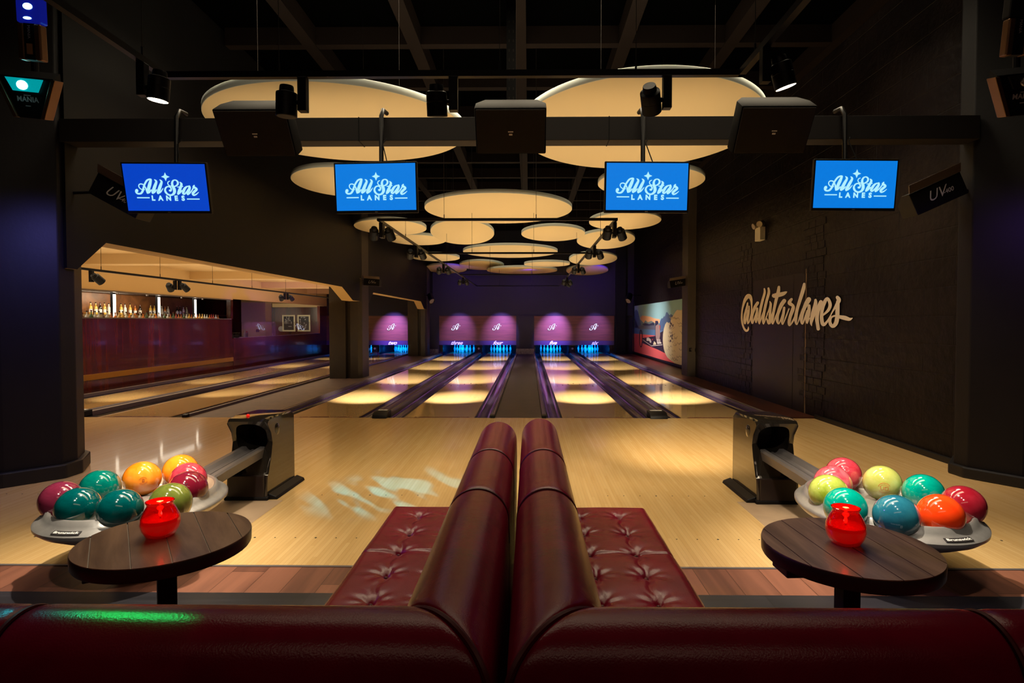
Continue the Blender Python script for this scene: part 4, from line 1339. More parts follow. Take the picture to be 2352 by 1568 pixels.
whi = [(252 + 20 * math.cos(2 * PI * k / 28), 920 + 136 * math.sin(2 * PI * k / 28)) for k in range(28)]
for k in range(28):
    mural('car', [wheel[k], wheel[(k + 1) % 28], whi[(k + 1) % 28], whi[k]], 12)
mural('cream', [(1100, 380), (1020, 395), (960, 408), (905, 402), (870, 440), (830, 510), (795, 560), (785, 610), (750, 640), (720, 618), (690, 660), (665, 740), (650, 840), (645, 930), (650, 1020), (665, 1110), (690, 1190), (730, 1260), (800, 1320), (860, 1365), (1100, 1430)], 13)
rw = random.Random(5)
for k in range(46):
    a = rw.uniform(700, 1080)
    b = rw.uniform(480, 1300)
    if a < 760 and (b < 700 or b > 1150):
        continue
    z_ = []
    n = rw.randint(3, 5)
    st_ = rw.uniform(18, 34)
    up_ = [(a + i * st_, b + (rw.uniform(18, 46) if i % 2 else 0)) for i in range(n)]
    mural('taupe', up_ + [(x, y + rw.uniform(8, 22)) for x, y in reversed(up_)], 14)
for a, b in ((770, 620), (790, 640), (815, 670), (765, 680), (770, 945), (805, 850), (780, 860), (800, 900)):
    mural('car', [(a, b), (a + 18, b - 8), (a + 22, b + 34), (a + 6, b + 40)], 15)
ob = obj('mural', mu, MUM)
tag(ob, 'bright mural of a dragster with thin front wheel and huge smoking tyre', 'mural')
struct('trim_6', MB().box((4.58, 16.2, 0.06), (4.62, 25.5, 0.11)).box((4.58, 25.35, 0.06), (4.62, 25.45, 2.3)), M_BLACK)

track_head('added black spotlight brightening the mural, near the end of the right rail', 1.26, 20.2, TZ, (4.6, 20.8, 0.9), False, 1.2, 700, 75, side=-1, col=(1.0, 0.92, 0.84), group='paired spotlights on the far track', blend=1.0)  # extra head put in to brighten the mural
# ================================================================== BAR BEHIND THE OPENING
def bottle_mesh(h, r, neck):
    return [(0, 0), (r * .96, 0), (r, h * .02), (r, h * .55), (r * .8, h * .66), (neck, h * .74), (neck, h * .96), (neck * 1.15, h * .965), (neck * 1.15, h), (0, h)]


BCOL = [('clear', sr(214, 216, 208)), ('amber', sr(176, 96, 30)), ('green', sr(54, 92, 50)), ('brown', sr(84, 44, 24)), ('red', sr(176, 44, 36)), ('gold', sr(208, 168, 70)), ('orange', sr(226, 122, 26)), ('dark', sr(30, 26, 28))]
BM = {}
for nm, c in BCOL:
    BM[nm] = mat('bottle_' + nm, c, 0.12, coat=0.6)
protos = {}
rb = random.Random(21)


def bottle(kind, loc, lab, group):
    if kind not in protos:
        h = {'clear': .29, 'amber': .27, 'green': .31, 'brown': .25, 'red': .28, 'gold': .30, 'orange': .27, 'dark': .30}[kind]
        t = thing('bottle', lab, 'bottle', loc, group=group)
        obj('glass_body', MB().lathe(bottle_mesh(h, 0.038, 0.013), 14), BM[kind], t, smooth=50)
        obj('paper_label', MB().lathe([(0.0388, h * .16), (0.0388, h * .44)], 14), M_WHITE, t, smooth=50)
        obj('bottle_cap', MB().lathe([(0.0165, h * .93), (0.0165, h * 1.01), (0, h * 1.01)], 12), M_DARK if kind in ('clear', 'gold') else M_DKRED, t, smooth=50)
        protos[kind] = t
        return t
    return dup(protos[kind], loc, label=lab, group=group)


# counter behind the wall with a row of bottles just showing, back wall with lit posts and a shelf
bar = thing('bar_counter', 'bar counter running behind the wood-clad wall', 'bar counter', (-9.41, 11.8, 0.08))
obj('counter_top', MB().box((-0.32, -5.2, 1.25), (0.28, 5.4, 1.29)), M_GREYRAIL, bar)
obj('counter_body', MB().box((-0.25, -5.2, -0.08), (0.24, 5.4, 1.25)), M_DARK, bar)
kinds = [k for k, c in BCOL]
y = 10.4
k = 0
while y < 17.1:
    kd = rb.choice(('clear', 'clear', 'amber', 'gold', 'red', 'green', 'clear', 'orange', 'brown'))
    bottle(kd, (-9.22, y, 1.37), '%s bottle whose top shows in the row along the bar wall edge' % kd, 'bottles along the bar front edge, %s ones' % kd)
    y += 0.105 + rb.uniform(0, 0.03)
    k += 1
bs = thing('back_bar', 'dark back bar with shelf behind the opening in the wood-clad wall', 'shelving', (-11.0, 12.2, 0))
obj('back_panel', MB().box((-0.04, -6.0, 0), (0.0, 6.6, 2.28)), mat('back_bar_brown', sr(104, 68, 40), 0.35, noise_col=sr(140, 92, 54), nscale=3), bs)
obj('shelf', MB().box((0.0, -6.0, 1.56), (0.28, 6.6, 1.62)), mat('olive_shelf', sr(84, 66, 34), 0.5), bs)
obj('top_fascia', MB().box((0.0, -6.0, 2.16), (0.30, 6.6, 2.28)), mat('fascia_dark', sr(50, 36, 28), 0.4), bs)
for yy in (8.0, 9.6, 11.2, 12.8, 14.4, 16.0):
    obj('mesh_frame', MB().box((0.004, yy - 5.0 - 6.8 + 5, 1.64), (0.014, yy - 6.8 + 1.2, 1.66)), M_BRASS, bs)
y = 9.6
while y < 18.4:
    kd = rb.choice(('clear', 'gold', 'clear', 'dark', 'amber', 'clear'))
    bottle(kd, (-10.86, y, 1.62), '%s bottle standing on the back bar shelf' % kd, 'bottles on the back bar shelf, %s ones' % kd)
    y += rb.choice((0.15, 0.17, 0.2, 0.45))
M_LED = emis('led_strip', (1.0, 0.86, 0.66), 5.0)
for i, px in enumerate((262.6, 365, 448.5)):
    p = on_x(px, 700, -9.35)
    t = thing('light_post', '%s glowing white upright light strip in the bar opening' % ('leftmost', 'middle', 'rightmost')[i], 'light strip', (p.x, p.y, 1.372), group='upright light strips in the bar')
    obj('post', MB().box((-0.06, -0.04, 0), (-0.005, 0.04, 0.79)), M_DARK, t)
    obj('light_strip', MB().box((-0.005, -0.035, 0.16), (0.012, 0.035, 0.68)), M_LED, t)
t = thing('bar_light_rail', 'white light rail running along the top of the bar opening', 'light rail', (-9.3, 11.8, 2.16))
obj('rail_body', MB().box((-0.03, -5.0, 0), (0.03, 5.3, 0.05)), mat('white_rail', sr(214, 206, 196), 0.4, emit=(1, 0.8, 0.6), estr=0.25), t)
for py_ in (10.6, 11.5, 13.0, 14.0, 15.4, 16.4):
    obj('downlight', MB().cyl((0, py_ - 11.8, 0), (0, py_ - 11.8, -0.10), 0.022, n=12), M_SILVER, t)
t = thing('table_lamp', 'glowing round amber lamp on the back bar shelf', 'lamp', (-10.8, 13.55, 1.62))
obj('glowing_shade', MB().lathe([(0.10, 0.0), (0.17, 0.05), (0.16, 0.12), (0.10, 0.18), (0.0, 0.20)], 20), emis('amber_glow', (1.0, 0.45, 0.12), 1.4), t, smooth=True)
obj('lamp_base', MB().cyl((0, 0, 0), (0, 0, 0.02), 0.08, n=16), M_BRASS, t)
area_light('bar_fill', (-10.1, 12.0, 2.14), (-10.6, 12.0, 1.2), 8.0, 0.2, 120, (1, 0.8, 0.55))  # unseen area light added to brighten the back bar
area_light('bar_fill', (-9.5, 12.0, 2.12), (-9.3, 12.0, 1.2), 9.0, 0.2, 30, (1, 0.88, 0.7))  # second fill, added for the bottle tops

# pass-through ledge things
lx = WX - 0.10
p = on_x(538, 777, lx)
t = thing('wire_basket', 'small wire basket on the pass-through ledge beside the taller wall', 'basket', (lx, p.y, 0.93))
bm2 = MB()
for k in range(13):
    a = 2 * PI * k / 13
    bm2.cyl((0.10 * math.cos(a), 0.20 * math.sin(a), 0.0), (0.13 * math.cos(a), 0.25 * math.sin(a), 0.16), 0.005, n=5)
for zz, s in ((0.005, 1.0), (0.08, 1.14), (0.16, 1.28)):
    bm2.tube([(0.10 * s * math.cos(2 * PI * k / 20), 0.20 * s * math.sin(2 * PI * k / 20), zz) for k in range(21)], 0.006, 5)
obj('wire_frame', bm2, M_WIRE, t)
obj('contents', MB().box((-0.08, -0.15, 0.01), (0.08, 0.15, 0.11)), mat('olive_cloth', sr(90, 92, 66), 0.8), t, bevel=0.02)
p = on_x(562, 776, lx)
t = thing('squeeze_bottle', 'white squeeze bottle on the pass-through ledge', 'bottle', (lx, p.y, 0.93))
obj('bottle_body', MB().lathe([(0, 0), (.045, 0), (.05, .03), (.045, .13), (.02, .16), (.008, .24), (0, .24)], 16), M_WHITE, t, smooth=50)
p = on_x(566.5, 776, lx)
t = thing('sauce_bottle', 'pale bottle with a red cap next to the white squeeze bottle', 'bottle', (lx, p.y, 0.93))
obj('bottle_body', MB().lathe([(0, 0), (.04, 0), (.042, .12), (.03, .16), (0, .16)], 16), mat('pale_pink', sr(220, 190, 180), 0.3), t, smooth=50)
obj('bottle_cap', MB().lathe([(.028, .158), (.024, .20), (0, .20)], 16), BM['red'], t, smooth=50, label='red cap')
p = on_x(550, 777, lx)
t = thing('folded_napkin', 'small white folded napkin on the ledge between basket and bottles', 'napkin', (lx, p.y, 0.93))
obj('cloth', MB().box((-0.05, -0.16, 0), (0.05, 0.16, 0.035)), M_WHITE, t, bevel=0.012)

# clear glass screen above the low wall
t = thing('glass_screen', 'clear glass screen standing on the low wall in front of the framed pictures', 'glass screen', (WX - 0.02, 21.1, 0.93))
obj('glass_pane', MB().box((-0.004, -3.6, 0), (0.004, 3.55, 0.50)), M_GLASS, t)
obj('channel', MB().box((-0.012, -3.6, -0.002), (0.012, 3.55, 0.012)), M_SILVER, t)
# framed pictures on the far wood wall
rp_ = random.Random(9)
for i, (px, lab) in enumerate(((663, 'left framed black and white picture with cream mount on the wood wall'), (697.8, 'right framed black and white picture with cream mount on the wood wall'))):
    c = on_y(px, 742, 27.86)
    t = thing('framed_picture', lab, 'picture', c, group='framed black and white pictures')
    obj('frame', MB().box((-0.315, 0, -0.40), (0.315, 0.035, 0.40)), mat('cream_frame', sr(226, 220, 180), 0.5) if i == 0 else bpy.data.materials['cream_frame'], t, bevel=0.006)
    pr_ = MB()
    pr_.cur = 0
    pr_.box((-0.24, -0.004, -0.33), (0.24, 0.001, 0.33))
    pr_.cur = 1
    for k in range(16 if i == 0 else 26):
        a, b = rp_.uniform(-.21, .15), rp_.uniform(-0.05 if i == 0 else -.3, .28)
        ww = rp_.uniform(.02, .06)
        hh = rp_.uniform(.03, .2 if i == 0 else .08)
        pr_.box((a, -0.006, b), (min(a + ww, .235), -0.0045, min(b + hh, .325)))
    if i == 0:
        pr_.box((-0.02, -0.006, -0.17), (0.14, -0.0045, -0.14))
    obj('print', pr_, [mat('print_black', sr(34, 30, 34), 0.4), mat('print_grey', sr(178, 176, 172), 0.4)] if i == 0 else [bpy.data.materials['print_black'], bpy.data.materials['print_grey']], t)
c = on_y(645, 755, 27.86)
t = thing('round_sign', 'small oval pale sign on the wood wall left of the framed pictures', 'sign', c)
obj('sign_plate', MB().cyl((0, 0, 0), (0, 0.03, 0), 0.13, n=28), M_SILVER, t)
c = on_y(591, 759, 20.78)
t = thing('wall_socket', 'dark double socket on the sage column behind the glass', 'socket', c)
obj('socket_plate', MB().box((-0.055, 0, -0.05), (0.055, 0.015, 0.05)), M_STEEL, t, bevel=0.004)
obj('socket_holes', MB().box((-0.03, -0.002, -0.02), (-0.01, 0.0, 0.02)).box((0.01, -0.002, -0.02), (0.03, 0.0, 0.02)), M_BLK, t)
t = thing('brass_kick_plate', 'long polished brass kick plate low on the wood-clad wall', 'kick plate', (WX + 0.006, 13.0, 0.24))
obj('brass_sheet', MB().box((-0.004, -6.4, 0), (0.010, 4.38, 0.12)), M_BRASS, t, bevel=0.002)
struct('trim_7', MB().box((WX, 17.4, -0.05), (WX + 0.006, 17.406, 0.91)), M_BLK)

# ================================================================== SEATING
def roll_prof():
    """offset o across the back, height z: front side, round top, back side"""
    p = [(0.098, 0.10), (0.098, 0.45), (0.1, 0.60), (0.102, 0.72), (0.1, 0.80)]
    for k in range(1, 24):
        a = PI * k / 24
        p.append((0.1 * math.cos(a), 0.80 + 0.1 * math.sin(a)))
    p += [(-0.1, 0.80), (-0.102, 0.72), (-0.1, 0.5), (-0.098, 0.10)]
    return p


def back_segment(axis, c, a_fn, b_fn, sgn):
    """cushion between the end planes a_fn(o) and b_fn(o) along the axis"""
    pr = roll_prof()
    L_ = abs(b_fn(0) - a_fn(0))
    rings = [(0.0, 0.90), (0.004, 0.955), (0.012, 0.985), (0.03, 1.0), (0.2 * L_, 1.0), (0.5 * L_, 1.0), (0.8 * L_, 1.0), (L_ - 0.03, 1.0), (L_ - 0.012, 0.985), (L_ - 0.004, 0.955), (L_, 0.90)]
    vs, n = [], len(pr)
    for d, s in rings:
        for o, z in pr:
            t_ = a_fn(o) + (b_fn(o) - a_fn(o)) * d / L_
            oo, zz = o * s, (0.8 + (z - 0.8) * s if z > 0.8 else z)
            if axis == 'Y':
                vs.append((c + sgn * (-oo), t_, zz))
            else:
                vs.append((t_, c + oo, zz))
    fs = []
    for j in range(len(rings) - 1):
        for i in range(n - 1):
            fs.append((j * n + i, j * n + i + 1, (j + 1) * n + i + 1, (j + 1) * n + i))
    fs += [tuple(range(n)), tuple(range((len(rings) - 1) * n, len(rings) * n))]
    return MB().add(vs, fs)


def seat_grid(x0, x1, y0, y1, buttons, seams, res=0.008):
    nx, ny = max(4, int((x1 - x0) / res)), max(4, int((y1 - y0) / res))
    vs = []
    for j in range(ny + 1):
        for i in range(nx + 1):
            x, y = x0 + (x1 - x0) * i / nx, y0 + (y1 - y0) * j / ny
            e = min(x - x0, x1 - x, y - y0, y1 - y)
            z = 0.452
            if e < 0.045:
                z -= 0.045 - math.sqrt(max(0, 0.045 ** 2 - (0.045 - e) ** 2))
            nv = noise.noise(Vector((x * 5, y * 5, 0.3)))
            z += 0.004 * nv
            for bx, by in buttons:
                dx, dy = x - bx, y - by
                d2 = math.hypot(dx, dy)
                if d2 < 0.2:
                    z -= 0.030 * math.exp(-d2 / 0.028)
                    an = math.atan2(dy, dx)
                    z += 0.0018 * math.exp(-((d2 - 0.05) / 0.035) ** 2) * math.sin(an * 7 + bx * 30 + by * 17 + 2 * nv)
            # creases linking the buttons
            for k in range(len(buttons) - 1):
                (ax, ay), (bx, by) = buttons[k], buttons[k + 1]
                if math.hypot(ax - bx, ay - by) > 0.36:
                    continue
                tt = max(0, min(1, ((x - ax) * (bx - ax) + (y - ay) * (by - ay)) / ((bx - ax) ** 2 + (by - ay) ** 2)))
                dd = math.hypot(x - ax - tt * (bx - ax) - 0.010 * math.sin(tt * 9), y - ay - tt * (by - ay))
                z -= 0.006 * math.exp(-(dd / 0.009) ** 2)
            for sy in seams:
                z -= 0.008 * math.exp(-((y - sy - 0.012 * math.sin((x - x0) * 7)) / 0.006) ** 2)
            vs.append((x, y, z))
    fs = [(j * (nx + 1) + i, j * (nx + 1) + i + 1, (j + 1) * (nx + 1) + i + 1, (j + 1) * (nx + 1) + i) for j in range(ny) for i in range(nx)]
    # skirt down the sides
    per = [i for i in range(nx + 1)] + [j * (nx + 1) + nx for j in range(1, ny + 1)] + [ny * (nx + 1) + i for i in range(nx - 1, -1, -1)] + [j * (nx + 1) for j in range(ny - 1, 0, -1)]
    b = len(vs)
    for i in per:
        vs.append((vs[i][0], vs[i][1], 0.30))
    m = len(per)
    for k in range(m):
        fs.append((per[k], per[(k + 1) % m], b + (k + 1) % m, b + k))
    return MB().add(vs, fs)


def booth(sgn, c, yfar, lab):
    """L-shaped booth: one back along X near the camera, one along Y in the middle"""
    YN = 1.06
    t = thing('booth_sofa', lab, 'sofa', (c, 1.06, 0), group='oxblood leather booth sofas')

    def put(name, mb, m, **k):
        mb.v = [(v[0] - c, v[1] - 1.06, v[2]) for v in mb.v]
        return obj(name, mb, m, t, **k)
    gap = 0.004
    # near back, o positive towards +Y
    edges = [-2.3, -0.95, None] if sgn > 0 else [2.3, 0.845, None]
    s = sgn
    segs = [(lambda o: edges[0], lambda o: edges[1] - s * gap), (lambda o: edges[1] + s * gap, lambda o: c - s * o - s * 0.007)]
    for a_, b_ in segs:
        mb = back_segment('X', YN, a_, b_, 1)
        put('back_cushion', mb, M_LEATHER, smooth=50)
    # middle back: offset o positive towards the seat
    ys = [None, 1.86, 2.44, yfar]
    fns = [(lambda o: YN + o + 0.007, lambda o: ys[1] - gap), (lambda o: ys[1] + gap, lambda o: ys[2] - gap), (lambda o: ys[2] + gap, lambda o: ys[3])]
    for a_, b_ in fns:
        mb = back_segment('Y', c, a_, b_, s)
        put('back_cushion', mb, M_LEATHER, smooth=50)
    # welts: mitre and seams
    pr = [p for p in roll_prof() if p[1] >= 0.6]
    put('welt', MB().tube([(c - s * o * 1.0, YN + o, z - 0.006 if z > 0.8 else z) for o, z in pr], 0.007, 8), M_WELT, smooth=True, label='dark piping along the mitred corner')
    for yy in (1.86, 2.44):
        put('welt', MB().tube([(c - s * o * 0.965, yy, 0.8 + (z - 0.8) * .965 if z > 0.8 else z) for o, z in pr], 0.0045, 6), M_WELT, smooth=True)
    put('welt', MB().tube([(edges[1], YN + o * 0.965, 0.8 + (z - 0.8) * .965 if z > 0.8 else z) for o, z in pr], 0.0045, 6), M_WELT, smooth=True)
    # seats
    xi, xo = c - s * 0.095, c - s * 0.57
    x0, x1 = min(xi, xo), max(xi, xo)
    yb = [2.93, 2.70, 2.47, 2.25, 2.03, 1.80]
    bt = [(c - s * 0.40, y) for y in yb] + [(c - s * 0.20, y) for y in yb]
    put('seat_cushion', seat_grid(x0, x1, YN + 0.1, 3.09, bt, (2.46,)), M_LEATHER, smooth=80)
    for bx, by in bt:
        put('seat_button', MB().sphere((bx, by, 0.424), 0.010, 12, 8), M_WELT, smooth=True)
    nx0, nx1 = (c - s * 0.59, c - s * 2.1)
    a, b = min(nx0, nx1), max(nx0, nx1)
    put('seat_cushion', seat_grid(a, b, YN + 0.1, YN + 0.60, [(a + 0.25 + 0.24 * k, YN + 0.36) for k in range(6)], (), 0.014), M_LEATHER, smooth=80)
    base = MB().box((x0 + .01, YN + 0.1, 0.08), (x1 - .01, 3.08, 0.30)).box((a, YN + 0.1, 0.08), (b, YN + 0.59, 0.30))
    put('seat_base', base, M_WELT)
    put('plinth', MB().box((x0 + .04, YN, 0.0), (x1 - .03, 3.04, 0.08)).box((min(edges[0], c), YN - 0.08, 0), (max(edges[0], c), YN + 0.5, 0.1)).box((c - 0.08, YN, 0), (c + 0.08, yfar - 0.04, 0.10)), M_BLK)
    return t


booth(1, -0.165, 3.12, 'oxblood red leather booth sofa on the left, corner back and buttoned seat')
booth(-1, 0.060, 3.23, 'oxblood red leather booth sofa on the right, corner back and buttoned seat')


# ================================================================== TABLES AND CANDLES
def round_table(lab, x, y, rz, candle, rod):
    t = thing('round_table', lab, 'table', (x, y, 0), rz=rz, group='small round plank-topped tables')
    Rr, top = 0.258, 0.72
    n = 72
    mb = MB()
    # planks as separate strips with fine grooves
    ws = 0.103
    k0 = -3
    for k in range(-3, 3):
        a, b = k * ws + 0.0018, (k + 1) * ws - 0.0018
        a, b = max(a, -Rr + .001), min(b, Rr - .001)
        m = 10
        up = [(a + (b - a) * i / m, math.sqrt(max(0, Rr ** 2 - (a + (b - a) * i / m) ** 2))) for i in range(m + 1)]
        poly = up + [(x_, -y_) for x_, y_ in reversed(up)]
        mb.prism(poly, top - 0.006, top)
    obj('plank_top', mb, TABM, t)
    obj('groove_line', MB().lathe([(0, top - 0.004), (Rr - 0.002, top - 0.004)], 64), M_GROOVE[candle], t)
    obj('edge_band', MB().lathe([(Rr - 0.002, top - 0.045), (Rr + 0.001, top - 0.040), (Rr + 0.002, top - 0.006), (Rr - 0.001, top - 0.001), (Rr - 0.006, top - 0.007), (Rr - 0.006, top - 0.044), (Rr - 0.002, top - 0.045)], 72), M_TEDGE, t, smooth=50)
    obj('under_board', MB().lathe([(0, top - 0.045), (Rr - 0.006, top - 0.045), (Rr - 0.006, top - 0.006), (0, top - 0.006)], 64), M_TEDGE, t)
    obj('cross_brace', MB().box((-0.225, -0.05, top - 0.085), (0.225, 0.05, top - 0.045)), M_TEDGE, t, bevel=0.004)
    obj('pedestal', MB().box((-0.028, -0.028, 0.012), (0.028, 0.028, top - 0.085)), M_DARK, t, bevel=0.003)
    obj('foot_plate', MB().box((-0.19, -0.19, 0), (0.19, 0.19, 0.012)), M_DARK, t, bevel=0.003)
    return t


def tone_mat(name, c1, c2, grain_axis):
    return mat(name, c1, 0.3, noise_col=c2, nscale=9, stretch=(1.6, 0.22, 1), coat=0.2, bump=0.06, bscale=30)


TABM = tone_mat('smoked_plank', sr(100, 74, 60), sr(150, 118, 96), 1)
M_GROOVE = {'l': mat('pale_groove', sr(196, 184, 172), 0.5), 'r': mat('dark_groove', sr(18, 12, 10), 0.6)}
round_table('small round dark-plank table at left beside the left ball rack', -1.215, 1.905, math.radians(36), 'l', 0)
round_table('small round dark-plank table at right beside the right ball rack', 1.03, 1.86, math.radians(3), 'r', 0)

M_REDG = mat('red_candle_glass', (0.8, 0.004, 0.004), 0.04, trans=0.6, coat=1.0, ior=1.3, emit=(1.0, 0.01, 0.005), estr=0.05)
M_WAX = mat('glowing_wax', (0.9, 0.06, 0.02), 0.5, emit=(1.0, 0.08, 0.015), estr=0.45)
M_FLAME = emis('flame', (1.0, 0.55, 0.18), 12)
for lab, x, y in (('red glass candle jar lit on the left table', -1.24, 1.915), ('red glass candle jar lit on the right table', 1.028, 1.872)):
    t = thing('candle_jar', lab, 'candle', (x, y, 0.72))
    pr = [(0, 0.0), (0.036, 0.0), (0.044, 0.004), (0.056, 0.025), (0.0605, 0.045), (0.058, 0.065), (0.048, 0.088), (0.040, 0.102), (0.0385, 0.108), (0.0425, 0.114), (0.0435, 0.118),
          (0.0405, 0.119), (0.0365, 0.110), (0.038, 0.101), (0.0455, 0.086), (0.0545, 0.064), (0.057, 0.045), (0.053, 0.027), (0.042, 0.008), (0, 0.006)]
    obj('glass_jar', MB().lathe(pr, 48), M_REDG, t, smooth=60)
    obj('wax', MB().lathe([(0, 0.009), (0.040, 0.009), (0.052, 0.028), (0.0555, 0.045), (0.0545, 0.060), (0, 0.058)], 36), M_WAX, t, smooth=50)
    obj('flame', MB().lathe([(0, 0.064), (0.004, 0.068), (0.0055, 0.074), (0.0035, 0.084), (0, 0.092)], 12), M_FLAME, t, smooth=True)
    obj('wick', MB().cyl((0, 0, 0.058), (0, 0, 0.068), 0.001, n=6), M_BLK, t)
    l = bpy.data.lights.new('candle_light', 'POINT')
    l.energy = 0.35
    l.color = (1.0, 0.25, 0.08)
    l.shadow_soft_size = 0.01
    lo = bpy.data.objects.new('candle_light', l)
    COL.objects.link(lo)
    lo.location = (x, y, 0.72 + 0.095)


# ================================================================== BALL RETURNS
def apply_bool(o, cutter):
    m = o.modifiers.new('cut', 'BOOLEAN')
    m.operation = 'DIFFERENCE'
    m.solver = 'EXACT'
    m.object = cutter
    bpy.context.view_layer.update()
    dg = bpy.context.evaluated_depsgraph_get()
    me = bpy.data.meshes.new_from_object(o.evaluated_get(dg))
    o.modifiers.clear()
    old = o.data
    o.data = me
    bpy.data.meshes.remove(old)
    cm = cutter.data
    bpy.data.objects.remove(cutter)
    bpy.data.meshes.remove(cm)


def ball_return(lab, hx, hy, rx, ry, mir, badge):
    """hood at (hx, hy), round rack centred at (rx, ry)"""
    t = thing('ball_return', lab, 'ball return', (hx, hy, 0))
    w2 = 0.165
    side = [(0.00, 0.03), (0.012, 0.20), (0.030, 0.215), (0.085, 0.36), (0.108, 0.46), (0.085, 0.545), (0.018, 0.632), (0.035, 0.655), (0.12, 0.668), (0.50, 0.655), (0.545, 0.63), (0.55, 0.03)]
    # rounded section across: several slices so the top edges roll over
    mb = MB()
    xs = [(-w2, 0.955), (-w2 + 0.008, 0.985), (-w2 + 0.025, 1.0), (w2 - 0.025, 1.0), (w2 - 0.008, 0.985), (w2, 0.955)]
    n = len(side)
    vs = []
    for x, s in xs:
        for y, z in side:
            vs.append((x, 0.28 + (y - 0.28) * (0.5 + 0.5 * s) if y < 0.5 else y, z if z < 0.1 else 0.03 + (z - 0.03) * (0.3 + 0.7 * s)))
    fs = []
    for j in range(len(xs) - 1):
        for i in range(n):
            fs.append((j * n + i, j * n + (i + 1) % n, (j + 1) * n + (i + 1) % n, (j + 1) * n + i))
    fs += [tuple(range(n)), tuple(range((len(xs) - 1) * n, len(xs) * n))]
    mb.add(vs, fs)
    hood = obj('hood', mb, [M_HOOD], t, smooth=28)
    # opening
    cut = MB()
    pol = []
    for k in range(32):
        a = 2 * PI * k / 32
        ex = 0.134 * (abs(math.cos(a)) ** 0.66) * (1 if math.cos(a) >= 0 else -1)
        ez = (0.128 if math.sin(a) > 0 else 0.115) * (abs(math.sin(a)) ** 0.72) * (1 if math.sin(a) >= 0 else -1)
        pol.append((ex, ez + 0.485))
    m = len(pol)
    cut.add([(x, -0.2, z) for x, z in pol] + [(x * .9, 0.42, 0.485 + (z - .485) * .9) for x, z in pol],
            [tuple(range(m)), tuple(range(m, 2 * m))] + [(i, (i + 1) % m, m + (i + 1) % m, m + i) for i in range(m)])
    co = obj('cutter', cut, [M_BLK], t)
    apply_bool(hood, co)
    # slot under the opening for the track
    obj('throat', MB().add([(x * .985, 0.10, .485 + (z - .485) * .985) for x, z in pol] + [(x * .88, 0.415, .485 + (z - .485) * .88) for x, z in pol], [(i, (i + 1) % m, m + (i + 1) % m, m + i) for i in range(m)] + [tuple(range(m, 2 * m))]), mat('throat_lining', sr(14, 10, 12), 0.25) if 'throat_lining' not in bpy.data.materials else bpy.data.materials['throat_lining'], t, smooth=60)
    obj('lower_panel', MB().box((-w2 + 0.02, -0.012, 0.02), (w2 - 0.02, 0.02, 0.20)), mat('lower_panel_brown', sr(40, 30, 28), 0.3) if 'lower_panel_brown' not in bpy.data.materials else bpy.data.materials['lower_panel_brown'], t, bevel=0.006)
    obj('side_bulge', MB().sphere((0, 0, 0), 0.05, 28, 18, T(w2 * mir - 0.004 * mir, 0.20, 0.545) @ R(0.3, 'X') @ Matrix.Diagonal((.34, .8, 1.1, 1))), M_HOOD, t, smooth=True)
    ft = MB()
    ft.box((-w2 - 0.012, -0.02, 0), (w2 + 0.012, 0.56, 0.03))
    obj('foot', ft, M_DARK, t, bevel=0.008)
    obj('side_skirt', MB().extr_y([(mir * w2, 0.0), (mir * (w2 + 0.075), 0.0), (mir * (w2 + 0.065), 0.025), (mir * w2, 0.05)], 0.02, 0.60), M_DARK, t, bevel=0.006)
    if mir > 0 and badge == 'l':
        obj('reset_button', MB().sphere((0, 0, 0), 0.014, 14, 8, T(-0.03, 0.10, 0.668)), mat('red_button', (0.5, 0.01, 0.01), 0.2, emit=(1, 0.02, 0.01), estr=0.6), t, smooth=True, label='small red button')
    # rack
    ox, oy = rx - hx, ry - hy
    RM = T(ox, oy, -0.168) @ Matrix.Diagonal((0.90, 1.12, 1, 1))
    prof_ = [(0, 0.53), (0.10, 0.525), (0.17, 0.505), (0.25, 0.492), (0.36, 0.492), (0.395, 0.515), (0.412, 0.545), (0.418, 0.568), (0.428, 0.576), (0.440, 0.570), (0.449, 0.548), (0.468, 0.532), (0.488, 0.524), (0.500, 0.513), (0.499, 0.498), (0.47, 0.47), (0.40, 0.43), (0.30, 0.40), (0, 0.395)]
    rk = obj('rack_bowl', MB().lathe(prof_, 96, RM), M_SILVER, t, smooth=50)
    rim_refl = MB().lathe([(0.392, 0.5145), (0.410, 0.545), (0.416, 0.568)], 96, RM)
    obj('rim_reflection', rim_refl, mat('beige_reflection', sr(196, 176, 150), 0.5) if 'beige_reflection' not in bpy.data.materials else bpy.data.materials['beige_reflection'], t, smooth=60)  # beige band paints the metal's reflection inside the rim as colour
    obj('rack_pedestal', MB().cyl((ox, oy, 0.02), (ox, oy, 0.235), 0.12, 0.16, n=28).cyl((ox, oy, 0), (ox, oy, 0.02), 0.17, n=28), M_DARK, t, smooth=40)
    # badge lettering on the lip
    bq = text_2d('Brunswick', 0.036, 0.0008, 0.0, 1.0)
    ang0 = math.atan2(-1, {'l': -0.04, 'r': 0.12}[badge])
    plate = []
    for k in range(15):
        an = ang0 + (k / 14 - 0.5) * 0.17 / 0.485
        plate.append(an)
    pmb = MB()
    for k in range(14):
        q4 = []
        for an, rr in ((plate[k], 0.468), (plate[k + 1], 0.468), (plate[k + 1], 0.493), (plate[k], 0.493)):
            q4.append(tuple(RM @ Vector((rr * math.cos(an), rr * math.sin(an), 0.533 - (rr - 0.465) * 0.36 + 0.0032))))
        pmb.add(q4, [(0, 1, 2, 3)])
    obj('badge', pmb, M_STEEL, t)
    fixed = MB()
    for q_ in bq:
        pts_ = []
        for a, b in q_:
            an = ang0 + a / 0.485
            rr = 0.481 - b * 0.55
            pts_.append(tuple(RM @ Vector((rr * math.cos(an), rr * math.sin(an), 0.533 - (rr - 0.465) * 0.36 + 0.0048))))
        fixed.add(pts_, [tuple(range(len(pts_)))])
